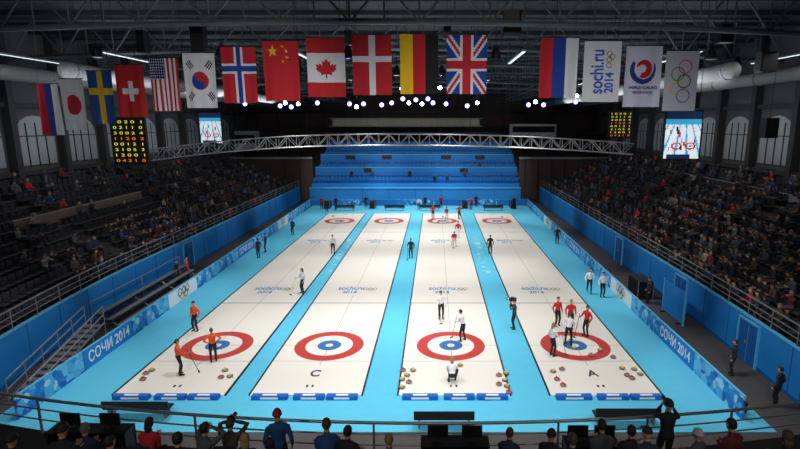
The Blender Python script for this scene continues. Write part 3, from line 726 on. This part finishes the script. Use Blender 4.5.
def case(x, y, lab, s=1.0, grp=None):
    e = empty('equipment_case', (x, y, 0 if s == 1 else .02), lab, 'case', grp)
    mb = MB(); mb.box((0, 0, .65*s), (1.0*s, 1.8*s, 1.1*s)); cb = mb.build('case_body', M['black'], e, world=False)
    for a in (-.5, .5):
        for b in (-.9, .9): mb = MB(); mb.box((a*s, b*s, .65*s), (.05, .05, 1.14*s)); mb.build('edge_trim', M['steel'], cb, world=False)
    for a in (-.4, .4):
        for b in (-.75, .75):
            mb = MB(); mb.tube((a*s-.03, b*s, .05), (a*s+.03, b*s, .05), .05, n=10); mb.build('wheel', M['dark'], e, world=False)
case(13.9, 33.2, 'black wheeled equipment case on the right walkway')
for x in (-14.8, -8.6, 4.0, 10.6): case(x, 69.3, 'small black wheeled case by the far end boards', .8, 'cases by the far boards')
e = empty('crowd_barrier', (14.2, 29.0, 0), 'blue freestanding barrier panel beside the right wall door', 'barrier')
mb = MB(); mb.box((0, 0, 1.05), (.06, 2.6, 1.9)); mb.build('panel', M['bwall'], e, world=False)
for q in (-1.33, 1.33): mb = MB(); mb.box((0, q, 1.05), (.1, .06, 2.1)); mb.build('post', M['cyan'], e, world=False)
for q in (-1.0, 1.0): mb = MB(); mb.box((0, q, .04), (.6, .08, .08)); mb.build('foot', M['dark'], e, world=False)
# ------------------------------------------------------------ flags
def fc(rgb):
    k = 'cloth_%d_%d_%d' % rgb; return mat(k, rgb, .85, var=.06, scale=3)
def inpoly(x, y, P):
    r = False; n = len(P)
    for i in range(n):
        x1, y1 = P[i]; x2, y2 = P[(i+1) % n]
        if (y1 > y) != (y2 > y) and x < (x2-x1)*(y-y1)/(y2-y1)+x1: r = not r
    return r
def star(cx, cy, r, rot=0):
    return [(cx+(r if i % 2 == 0 else r*.4)*math.sin(rot+math.pi*i/5), cy-(r if i % 2 == 0 else r*.4)*math.cos(rot+math.pi*i/5)) for i in range(10)]
WH = (222, 222, 226); RD = (190, 30, 42); BL = (24, 60, 150); YE = (240, 190, 30); BK = (20, 20, 22)
def f_rus(a, b): return 0 if a < .667 else (1 if a < 1.333 else 2)
def f_jpn(a, b): return 1 if (a-1)**2+(b-1.5)**2 < .36 else 0
def f_swe(a, b): return 1 if abs(a-1) < .2 or abs(b-1.15) < .2 else 0
def f_den(a, b): return 1 if abs(a-1) < .15 or abs(b-1.2) < .15 else 0
def f_nor(a, b): 
    if abs(a-1) < .13 or abs(b-1.15) < .13: return 2
    return 1 if abs(a-1) < .27 or abs(b-1.15) < .27 else 0
def f_sui(a, b): return 1 if (abs(a-1) < .17 and abs(b-1.5) < .58) or (abs(b-1.5) < .17 and abs(a-1) < .58) else 0
def f_usa(a, b):
    if a < 1.08 and b < 1.2:
        u = (a*6.5) % 1; v = (b*6.5) % 1
        return 0 if (u-.5)**2+(v-.5)**2 < .07 else 2
    return 1 if int(a/2*13) % 2 == 0 else 0
def f_kor(a, b):
    x, y = a-1, b-1.5; r = math.hypot(x, y)
    if r < .5:
        s = .25
        if math.hypot(x, y+s) < s: return 1
        if math.hypot(x, y-s) < s: return 2
        return 1 if x > 0 else 2
    for cx_, cy_, an in ((-.6, -.85, .9), (.6, -.85, -.9), (-.6, .85, -.9), (.6, .85, .9)):
        dx, dy = x-cx_, y-cy_; p = dx*math.cos(an)+dy*math.sin(an); q = -dx*math.sin(an)+dy*math.cos(an)
        if abs(p) < .24 and abs(q) < .17 and (q+.17) % .12 < .07: return 3
    return 0
ST = [star(.55, .5, .32)]+[star(x, y, .11, .4) for x, y in ((1.1, .25), (1.3, .5), (1.3, .8), (1.1, 1.0))]
def f_chn(a, b): return 1 if any(inpoly(a, b, s) for s in ST) else 0
leafh = [(0, -.62), (.13, -.38), (.3, -.46), (.24, -.1), (.44, -.3), (.5, -.18), (.7, -.22), (.62, .02), (.7, .1), (.36, .36), (.4, .5), (.05, .42), (.04, .68)]
LEAF = [(x*.78+1, y*.78+1.5) for x, y in leafh]+[(-x*.78+1, y*.78+1.5) for x, y in reversed(leafh)]
def f_can(a, b):
    if b < .75 or b > 2.25: return 1
    return 1 if inpoly(a, b, LEAF) else 0
def f_ger(a, b): return 0 if a < .667 else (1 if a < 1.333 else 2)
def f_gbr(a, b):
    x, y = a-1, b-1.5
    if abs(x) < .19 or abs(y) < .19: return 1
    if abs(x) < .32 or abs(y) < .32: return 0
    d1 = abs(y*2-x*3)/math.hypot(2, 3); d2 = abs(y*2+x*3)/math.hypot(2, 3)
    if min(d1, d2) < .075: return 1
    if min(d1, d2) < .19: return 0
    return 2
def f_white(a, b): return 0
def f_wcf(a, b):
    x, y = (a-1)*.95, (b-1.15)*.95; r = math.hypot(x, y); an = math.atan2(y, x)
    x2, y2 = x-.04, y+.03; r2 = math.hypot(x2, y2); t2 = (math.atan2(y2, x2)+2.9) % (2*math.pi)/(2*math.pi)
    if t2 < .8 and .42-.06-.26*math.sin(math.pi*t2)**.8 < r2 < .43: return 2
    t1 = (an-(-.5)) % (2*math.pi)/(2*math.pi)
    if t1 < .68 and .66-.03-.2*math.sin(math.pi*t1/.85)**.8 < r < .68: return 1
    return 0
FL = [
 (36, 57, 84, 135, 31, f_rus, (RD, BL, WH), 'hanging flag with red, blue and white stripes, left end of the row'),
 (59, 82, 79, 130, 30.5, f_jpn, (WH, RD), 'hanging white flag with a red disc'),
 (86, 111, 71, 124, 30, f_swe, ((20, 80, 150), YE), 'hanging blue flag with a yellow cross'),
 (114, 142, 65, 117, 29.5, f_sui, (RD, WH), 'hanging red flag with a short white cross in the centre'),
 (148, 177, 58, 111, 29, f_usa, (WH, RD, (30, 40, 100)), 'hanging red and white striped flag with starry blue corner'),
 (182, 214, 53, 108, 28.5, f_kor, (WH, RD, BL, BK), 'hanging white flag with red and blue circle and black bars'),
 (220, 255, 47, 103, 28, f_nor, (RD, WH, BL), 'hanging red flag with white and blue cross'),
 (262, 298, 41, 101, 27.5, f_chn, (RD, YE), 'hanging plain red flag with yellow stars'),
 (306, 344, 38, 97, 27.2, f_can, (WH, RD), 'hanging red and white flag with a red maple leaf'),
 (352, 391, 35, 95, 27, f_den, (RD, WH), 'hanging red flag with a thin white cross to its edges'),
 (400, 438, 34, 94, 27, f_ger, (YE, RD, BK), 'hanging yellow, red and black vertical striped flag'),
 (447, 487, 35, 94, 27, f_gbr, (WH, RD, BL), 'hanging blue flag with red and white crosses and diagonals'),
 (541, 579, 38, 98, 27.2, f_rus, (RD, BL, WH), 'hanging red, blue and white striped flag right of the gap'),
 (585, 622, 41, 102, 27.4, f_white, (WH,), 'hanging white banner with blue vertical lettering'),
 (627, 663, 46, 107, 27.7, f_wcf, ((206, 206, 226), (30, 50, 130), RD), 'hanging pale banner with blue and red swirl emblem'),
 (667, 700, 51, 111, 28.2, f_white, ((200, 200, 210),), 'hanging pale banner with five interlocked rings')]
for px0, px1, t, b_, dep, fn, cols, lab in FL:
    A = at((px0+px1)/2, t, dep); B = at((px0+px1)/2, b_, dep); L = at(px0, (t+b_)/2, dep); Rr = at(px1, (t+b_)/2, dep)
    w = Rr.x-L.x; h = A.z-B.z
    e = empty('flag', (A.x, dep, A.z), lab, 'flag')
    mb = MB(); vs = []; flat = fn in (f_white,)
    ph = random.uniform(0, 6)
    NU, NV = (64, 96) if fn in (f_wcf, f_kor, f_usa) else (48, 72)
    for j in range(NV+1):
        for i in range(NU+1):
            u = i/NU; v = j/NV; wv = 0 if flat else (.05*math.sin(u*9+ph+v*2)+.03*math.sin(u*17+ph))*(.3+v)
            vs.append(((u-.5)*w, wv, -v*h))
    fs = []; ms = []
    for j in range(NV):
        for i in range(NU):
            a = j*(NU+1)+i; fs.append((a+NU+1, a+NU+2, a+1, a)); ms.append(fn((i+.5)/NU*2, (j+.5)/NV*3))
    mb.v = vs; mb.f = fs; mb.m = ms
    cl = mb.build('cloth', [fc(c) for c in cols], e, smooth=True, world=False)
    mb = MB(); mb.tube((-w/2-.05, 0, .02), (w/2+.05, 0, .02), .03); mb.build('hanging_pole', M['dark'], e, world=False)
    for q in (-w*.4, w*.4): mb = MB(); mb.tube((q, 0, .03), (q, 0, TOPZ-A.z), .008, n=4); mb.build('cable', M['dark'], e, world=False)
    if 'vertical lettering' in lab:
        bi = mat('ink_banner', (20, 90, 190), .7)
        text('sochi.ru', .95, bi, cl, (-.22, -.02, -h*.5), (R(90), R(-90), 0), bold=.02, width=h*.72); text('2014', .62, bi, cl, (.42, -.02, -h*.68), (R(90), R(-90), 0), bold=.02, width=h*.34)
        rings(.13, cl, (.42, -.02, -h*.3), (0, 0, 1), (-1, 0, 0))
    if 'interlocked' in lab: rings(.34, cl, (0, -.02, -h*.5), (0, 0, 1), (1, 0, 0), w=.09)
    if 'swirl' in lab:
        text('WORLD CURLING', .2, fc((30, 50, 130)), cl, (0, -.12, -h*.68), (R(90), 0, 0), bold=.006, width=w*.8)
        text('FEDERATION', .16, fc((30, 50, 130)), cl, (0, -.12, -h*.76), (R(90), 0, 0), bold=.004, width=w*.55)
# ------------------------------------------------------------ trusses
def lattice(pts, w, h, rc=.045, rb=.022):
    ch = []; br = MB(); P4 = []
    for p in pts:
        p = V(p); P4.append([p+V((0, a*w/2, b*h/2)) for a, b in ((-1, 1), (1, 1), (-1, -1), (1, -1))])
    for c in range(4):
        m = MB(); m.loft([q[c] for q in P4], [rc]*len(P4), (0, 1, 0), 6); ch.append(m)
    for i in range(len(P4)-1):
        a, b = P4[i], P4[i+1]
        br.tube(a[2], b[0], rb, n=4) if i % 2 else br.tube(a[0], b[2], rb, n=4)
        br.tube(a[3], b[1], rb, n=4) if i % 2 else br.tube(a[1], b[3], rb, n=4)
        br.tube(a[0], b[1], rb, n=4); br.tube(a[0], a[2], rb, n=4); br.tube(a[1], a[3], rb, n=4); br.tube(a[2], a[3], rb, n=4)
    return ch, br
alum = mat('aluminium', (164, 166, 168), .4, .4, var=.08)
pts = []
for i in range(49):
    t = i/48; px = 146+t*(632-146); q = (t-.5)*2
    end = 156 if q < 0 else 149
    py = 139.5+(end-139.5)*abs(q)**2.2
    pts.append(at(px, py, 38))
e = empty('box_truss', (pts[24].x, 38, pts[24].z), 'long gently arched aluminium box truss hanging across the hall', 'truss')
ch, br = lattice(pts, .7, .8, .05, .028)
for m in ch: m.build('chord', alum, e)
br.build('bracing', alum, e)
for i in (2, 16, 32, 46):
    m = MB(); m.tube(pts[i]+V((0, 0, .4)), (pts[i].x, 38, TOPZ), .015, n=4); m.build('cable', M['dark'], e)
def lighttruss(yy, zz, x0, n, lab):
    pts = [V((x0+i*.75, yy, zz)) for i in range(n)]
    e = empty('box_truss', (pts[n//2].x, yy, zz), lab, 'truss')
    ch, br = lattice(pts, .5, .5, .04, .02)
    for m in ch: m.build('chord', M['dark'], e)
    br.build('bracing', M['dark'], e)
    for i in (3, n//2, n-4): m = MB(); m.tube(pts[i]+V((0, 0, .25)), (pts[i].x, yy, 18.69), .015, n=4); m.build('cable', M['dark'], e)
LZ = at(400, 84, 45).z+.45
lighttruss(45, LZ, -17, 45, 'straight dark lighting truss carrying small bright lamps behind the flags')
def rooftruss():
    e = empty('roof_truss', (-2.5, 0, 16), 'x', 'roof truss')
    n = 32; st = 58.08/n; tp = [V((-31+i*st, 0, 2.4)) for i in range(n+1)]; bp = [V((-31+i*st, 0, .2+.9*(1-((i-n/2)/(n/2))**2)-.6)) for i in range(n+1)]
    m = MB(); m.loft(tp, [.15]*(n+1), (0, 1, 0), 6); m.build('top_chord', M['roofs'], e, world=False)
    m = MB(); m.loft(bp, [.15]*(n+1), (0, 1, 0), 6); m.build('bottom_chord', M['roofs'], e, world=False)
    m = MB()
    for i in range(n):
        m.tube(tp[i], bp[i+1], .06, n=5) if i % 2 else m.tube(bp[i], tp[i+1], .06, n=5)
        m.tube(tp[i], bp[i], .045, n=4)
    m.build('bracing', M['roofs'], e, world=False)
    return e
rt = rooftruss()
for i in range(7):
    o = rt if i == 0 else copy_tree(rt)
    o.location = (-2.5, 28+i*9.6, 16.1); tag(o, 'grey steel roof truss spanning the hall, one of the ceiling row', 'roof truss', 'roof trusses')
for x in (-28, -23, 18.5, 24):
    e = empty('air_duct', (x, 63, 14.7), 'long round grey air duct under the roof, %s' % {-28: 'far left one', -23: 'inner left one', 18.5: 'inner right one', 24: 'far right one'}[x], 'air duct')
    m = MB(); m.tube((0, -30, 0), (0, 29, 0), .5, n=16); pp = m.build('pipe', M['grey'], e, smooth=True, world=False)
    for k in range(11):
        m = MB(); y = -29.5+k*5.7; m.tube((0, y, 0), (0, y+.12, 0), .56, n=16); m.build('flange', M['galv'], pp, world=False)
        if k % 3 == 0: m = MB(); m.tube((0, y+1, .5), (0, y+1, TOPZ-14.7), .02, n=4); m.build('hanger', M['dark'], e, world=False)
for x in (-15.5, 11.5):
    e = empty('catwalk', (x, 69, 14.6), 'narrow grey steel catwalk under the roof on the %s' % ('left' if x < 0 else 'right'), 'catwalk')
    m = MB(); m.box((0, 0, 0), (1.0, 42, .08)); m.build('deck', M['dark'], e, world=False)
    for s in (-1, 1):
        for z in (.5, 1.0): m = MB(); m.tube((s*.5, -21, z), (s*.5, 21, z), .03, n=5); m.build('rail', M['galv'], e, world=False)
        for k in range(11): m = MB(); m.tube((s*.5, -21+k*4.2, 0), (s*.5, -21+k*4.2, TOPZ-14.6), .025, n=4); m.build('post', M['galv'], e, world=False)
def striplamp():
    e = empty('strip_lamp', (0, 0, 0), 'x', 'lamp')
    m = MB(); m.box((0, 0, .08), (.3, 6.2, .1)); m.build('housing', M['galv'], e, world=False)
    m = MB(); m.box((0, 0, .02), (.16, 6.0, .03)); m.build('tube', M['strip'], e, world=False)
    for q in (-2.6, 2.6): m = MB(); m.tube((0, q, .1), (0, q, TOPZ-15.4), .012, n=4); m.build('cable', M['dark'], e, world=False)
    return e
sl = striplamp(); first = True
for x in (-31, -25.5, -19, -8, 5, 15, 21.5, 26.5):
    for y in (37.6, 56.8):
        o = sl if first else copy_tree(sl); first = False
        sd_ = 'left stand' if x < -16 else ('right stand' if x > 12 else 'rink')
        o.location = (x, y-4.4, 15.4); tag(o, 'slim pale strip lamp hanging under the roof above the %s' % sd_, 'lamp', 'strip lamps under the roof above the %s' % sd_)
def stagelamp(col, r=1.0):
    e = empty('stage_lamp', (0, 0, 0), 'x', 'lamp')
    m = MB(); m.loft([(0, .3, .0), (0, .1, .0), (0, -.14, 0)], [.08*r, .14*r, .19*r], (1, 0, 0), 12); hs = m.build('housing', M['black'], e, world=False)
    m = MB(); m.loft([(0, -.14, 0), (0, -.18, 0), (0, -.21, 0)], [.15*r, .13*r, .06*r], (1, 0, 0), 14); m.build('lens', col, hs, world=False)
    m = MB(); m.box((-.22, 0, .1), (.02, .05, .32)); m.box((.22, 0, .1), (.02, .05, .32)); m.box((0, 0, .27), (.46, .05, .02)); m.tube((0, 0, .27), (0, 0, .42), .02); m.build('yoke', M['dark'], e, world=False)
    return e
l1 = stagelamp(M['lampw']); l2 = stagelamp(M['lampb'], 1.15); used = [True, True]
lp = [(402, 89, 0), (408, 92, 1), (417, 86, 0), (424, 88, 1), (440, 88, 0), (403, 99, 1), (409, 103, 0), (416, 100, 1), (422, 104, 0), (428, 99, 1), (433, 103, 1), (281, 106, 1), (286, 103, 0), (292, 107, 1), (299, 104, 0), (350, 104, 1), (357, 107, 0), (364, 104, 1), (382, 105, 1), (392, 103, 1), (446, 104, 1), (467, 106, 1), (477, 103, 0), (528, 105, 1), (535, 102, 0), (543, 105, 1), (576, 96, 0), (585, 93, 1), (597, 91, 0), (606, 95, 1), (575, 102, 1), (592, 99, 1), (246, 104, 1), (215, 100, 1), (318, 103, 1)]
for px, py, c in lp:
    src = (l1, l2)[c]; o = src if used[c] else copy_tree(src); used[c] = False
    p = at(px, py, 45); o.location = (p.x, 44.9, p.z)
    tag(o, 'small black stage lamp glowing %s behind the row of flags' % ('white' if c == 0 else 'violet'), 'lamp', 'stage lamps glowing %s' % ('white' if c == 0 else 'violet'))
    m = MB(); top = LZ-.25-p.z
    if top > .45: m.tube((0, 0, .4), (0, 0, top), .012, n=4); m.build('drop_rod', M['dark'], o, world=False)
hf_ = empty('hanging_fixture', (0, 0, 0), 'x', 'lamp')
m = MB(); m.lathe([(.3, 0), (.32, .08), (.26, .4), (.12, .62), (.1, .75)], 14); hb = m.build('housing', M['black'], hf_, world=False)
m = MB(); m.lathe([(.24, -.012), (.24, .004)], 14); m.build('lens', M['glass'], hb, world=False)
m = MB(); m.tube((0, 0, .7), (0, 0, 3.9), .02, n=4); m.build('rod', M['dark'], hf_, world=False)
first = True
for k, (x, y) in enumerate([(-19, 30), (-16, 33.8), (-12, 30), (-8.5, 33), (-5, 30.5), (-1, 33), (3.5, 31), (7.5, 33.5), (10, 30), (13, 33), (16, 31), (-17, 40), (-13, 42), (-10.2, 40), (9, 41), (17.2, 40), (20.4, 36), (-24.3, 38), (3, 42), (-3, 41), (0.5, 41)]):
    o = hf_ if first else copy_tree(hf_); first = False
    o.location = (x, y, TOPZ-3.9); tag(o, 'unlit black bell-shaped lamp hanging high under the roof', 'lamp', 'unlit black lamps under the roof')
for px, py, ww, hh, lab in ((199, 40, 15, 26, 'black loudspeaker hanging above the left flags'), (512, 24, 17, 26, 'black loudspeaker hanging above the gap in the flags'), (349, 38, 8, 14, 'small black loudspeaker above the middle flags'), (447, 33, 7, 12, 'small black loudspeaker right of the striped flag top'), (766, 62, 14, 20, 'black loudspeaker hanging at the upper right'), (143, 42, 10, 22, 'slim black loudspeaker at the upper left'), (769, 128, 10, 20, 'slim black loudspeaker by the right wall'), (725, 34, 11, 18, 'slim black loudspeaker right of the last banner')):
    d = 30; a = at(px-ww/2, py-hh/2, d); b = at(px+ww/2, py+hh/2, d)
    e = empty('loudspeaker', ((a.x+b.x)/2, d, b.z), lab, 'loudspeaker')
    m = MB(); W = b.x-a.x; Hh = a.z-b.z; m.box((0, 0, Hh/2), (W, .6, Hh)); cb = m.build('cabinet', M['black'], e, world=False)
    m = MB(); m.box((0, -.31, Hh/2), (W*.86, .03, Hh*.9)); m.build('grille', M['black'], cb, world=False)
    if TOPZ-b.z > Hh+.05: m = MB(); m.tube((0, 0, Hh), (0, 0, TOPZ-b.z), .015, n=4); m.build('cable', M['dark'], e, world=False)
# ------------------------------------------------------------ scoreboards and screens
def board(px0, px1, py0, py1, d, name, lab, cat, kind, cells=(36, 44)):
    a = at(px0, py0, d); b = at(px1, py1, d); W = b.x-a.x; Hh = a.z-b.z
    e = empty(name, ((a.x+b.x)/2, d, b.z), lab, cat)
    m = MB(); m.box((0, .12, Hh/2), (W, .24, Hh)); cb = m.build('cabinet', M['black'], e, world=False)
    for q in (-W*.4, W*.4): m = MB(); m.tube((q, .12, Hh), (q, .12, TOPZ-b.z), .02, n=4); m.build('cable', M['dark'], e, world=False)
    if kind == 'led':
        rows = ['1 0 2 0  1', '0 2 1 1  0', '3 0 0 2  4', '1 1 2 0  2', '0 0 1 2  1', '2 1 0 5  3', '1 2 0 0  1', '0 4 2 1  0']
        for r, tx in enumerate(rows):
            z = Hh*.955-(r+.5)/len(rows)*Hh*.92
            text(tx, Hh/len(rows)*.66, M['ledg'] if r in (3, 7) else M['amber'], cb, (0, -.012, z), (R(90), 0, 0), name='digit_row', bold=.0, width=W*.84)
    else:
        m = MB()
        sc = [mat('scr_white', (225, 232, 240), .4, emit=.75), mat('scr_blue', (60, 170, 215), .4, emit=.7), mat('scr_red', (200, 50, 50), .4, emit=.7), mat('scr_dark', (30, 50, 90), .4, emit=.4), mat('scr_black', (24, 24, 30), .4, emit=.2)]
        n1, n2 = cells; dots = []
        rr = random.Random(px0)
        for q in range(9): dots.append((rr.uniform(.1, .9), rr.uniform(.35, .8), rr.choice([2, 4, 4])))
        for j in range(n2):
            for i in range(n1):
                u = i/n1; v = j/n2; mi = 0
                c = .5+(u-.5)/(.3+v*1.0)
                if v < .14: mi = 3
                elif v < .26: mi = 1
                elif (c*3.4) % 1 < .2: mi = 1
                if v > .26:
                    for hx in (.33, .72):
                        rr_ = math.hypot((u-hx)/.16, (v-.72)/.08)
                        if .62 < rr_ < 1: mi = 2
                        elif rr_ < .32: mi = 1
                for dx, dy, dm in dots:
                    if abs(u-dx) < .022 and abs(v-dy) < .05: mi = dm
                if v > .9 and .08 < u < .75: mi = 3
                x = (i+.5)/n1*W*.94-W*.47; z = Hh*.97-(j+.5)/n2*Hh*.94
                m.add([(x-W*.47/n1, -.012, z-Hh*.47/n2), (x+W*.47/n1, -.012, z-Hh*.47/n2), (x+W*.47/n1, -.012, z+Hh*.47/n2), (x-W*.47/n1, -.012, z+Hh*.47/n2)], [(0, 1, 2, 3)], mi)
        m.build('screen', sc, cb, world=False)
board(109, 149, 117, 165, 34, 'scoreboard', 'large black scoreboard with amber digits hanging on the left', 'scoreboard', 'led')
board(610, 631, 111, 138, 48, 'scoreboard', 'small black scoreboard with amber digits hanging on the right', 'scoreboard', 'led')
board(198, 223, 112, 144, 46, 'video_screen', 'bright video screen hanging on the left above the stand', 'screen', 'vid')
board(666, 699, 110, 160, 32, 'video_screen', 'bright video screen hanging on the right, showing the rink', 'screen', 'vid')
# ------------------------------------------------------------ lights
def flood_or_fill(x, y, z, tx, ty, E, cone=95, tz=0, r=.35):  # overhead floods, and also spots added purely as fill
    L = bpy.data.lights.new('flood_or_fill', 'SPOT'); L.energy = E; L.spot_size = R(cone); L.spot_blend = .6; L.shadow_soft_size = r; L.color = (1, .985, .96)
    o = bpy.data.objects.new('flood_or_fill_light', L); COL.objects.link(o); o.location = (x, y, z)
    d = V((tx, ty, tz))-V((x, y, z)); o.rotation_euler = d.to_track_quat('-Z', 'Y').to_euler()
for y in (22, 34, 46, 58, 69):
    for x, tx in ((-11.5, -9.5), (-5.5, -5), (1, 1), (7.5, 5.8)): flood_or_fill(x, y, 15.6, tx, y, 3100, 80)
for x in (-12, -2, 8): flood_or_fill(x, 6, 15.5, x*.7, 32, 4000, 70)
for y in (20, 32, 45, 60):
    flood_or_fill(-5, y, 15.2, -19.5, y+1, 3400, 36, tz=.6); flood_or_fill(2, y, 15.2, 15, y+1, 3400, 36, tz=.6)  # spots added to brighten the blue side walls
for x in (-13, -3, 7): flood_or_fill(x, 58, 15.2, x, 79, 5800, 42, tz=3.2)  # fill spots added to lift the far blue tiers
flood_or_fill(-6, 8, 17, -14, 30, 2600, 50, tz=13); flood_or_fill(4, 8, 17, 6, 28, 2000, 60, tz=13)  # extra spots added out of view to brighten the flags
for x in (-7, 0, 7): flood_or_fill(x, 0, 14, x*1.1, 9, 560, 80, tz=5)  # fill added from behind so the nearest spectators are not silhouettes
def area(x, y, z, E, sx, sy, rot=(0, 0, 0), col=(1, .96, .92)):  # soft area lights added as fill, without fixtures
    L = bpy.data.lights.new('fill_light', 'AREA'); L.energy = E; L.shape = 'RECTANGLE'; L.size = sx; L.size_y = sy; L.color = col
    o = bpy.data.objects.new('fill_light', L); COL.objects.link(o); o.location = (x, y, z); o.rotation_euler = rot
for y in (30, 45, 60):
    for x in (-27, 22): area(x, y, 15.3, 190, 6, 6)  # weak downward fill added over the side stands
for y, E in ((34, 90), (52, 170), (70, 190)):
    for x in (-22, -3, 17): area(x, y, 14.2, E*(.7 if x == -3 else 1.2), 3, 8, (math.pi, 0, 0), (.88, .95, 1))  # upward fill added to brighten the roof
for y in (40, 60):
    area(-22, y, 13.6, 160, 2, 10, (0, R(90), 0), (.9, .95, 1)); area(17, y, 13.6, 160, 2, 10, (0, R(-90), 0), (.9, .95, 1))  # sideways fill added to lift the upper side walls
area(-3, 76, 16.5, 600, 20, 4)  # broad fill added above the far stand
wd = bpy.data.worlds.new('world'); SC.world = wd; wd.use_nodes = True
wd.node_tree.nodes['Background'].inputs[0].default_value = (.5, .55, .6, 1); wd.node_tree.nodes['Background'].inputs[1].default_value = .08
# ------------------------------------------------------------ camera
cam = bpy.data.cameras.new('camera'); co = bpy.data.objects.new('camera', cam); COL.objects.link(co); SC.camera = co
cam.sensor_width = 36; cam.lens = F/800*36; cam.shift_x = -(CX-400)/800; cam.clip_end = 300; cam.clip_start = .1
co.location = (0, 0, H); co.rotation_euler = (R(90)-TH, 0, 0)
try: SC.view_settings.view_transform = 'Standard'
except Exception: pass
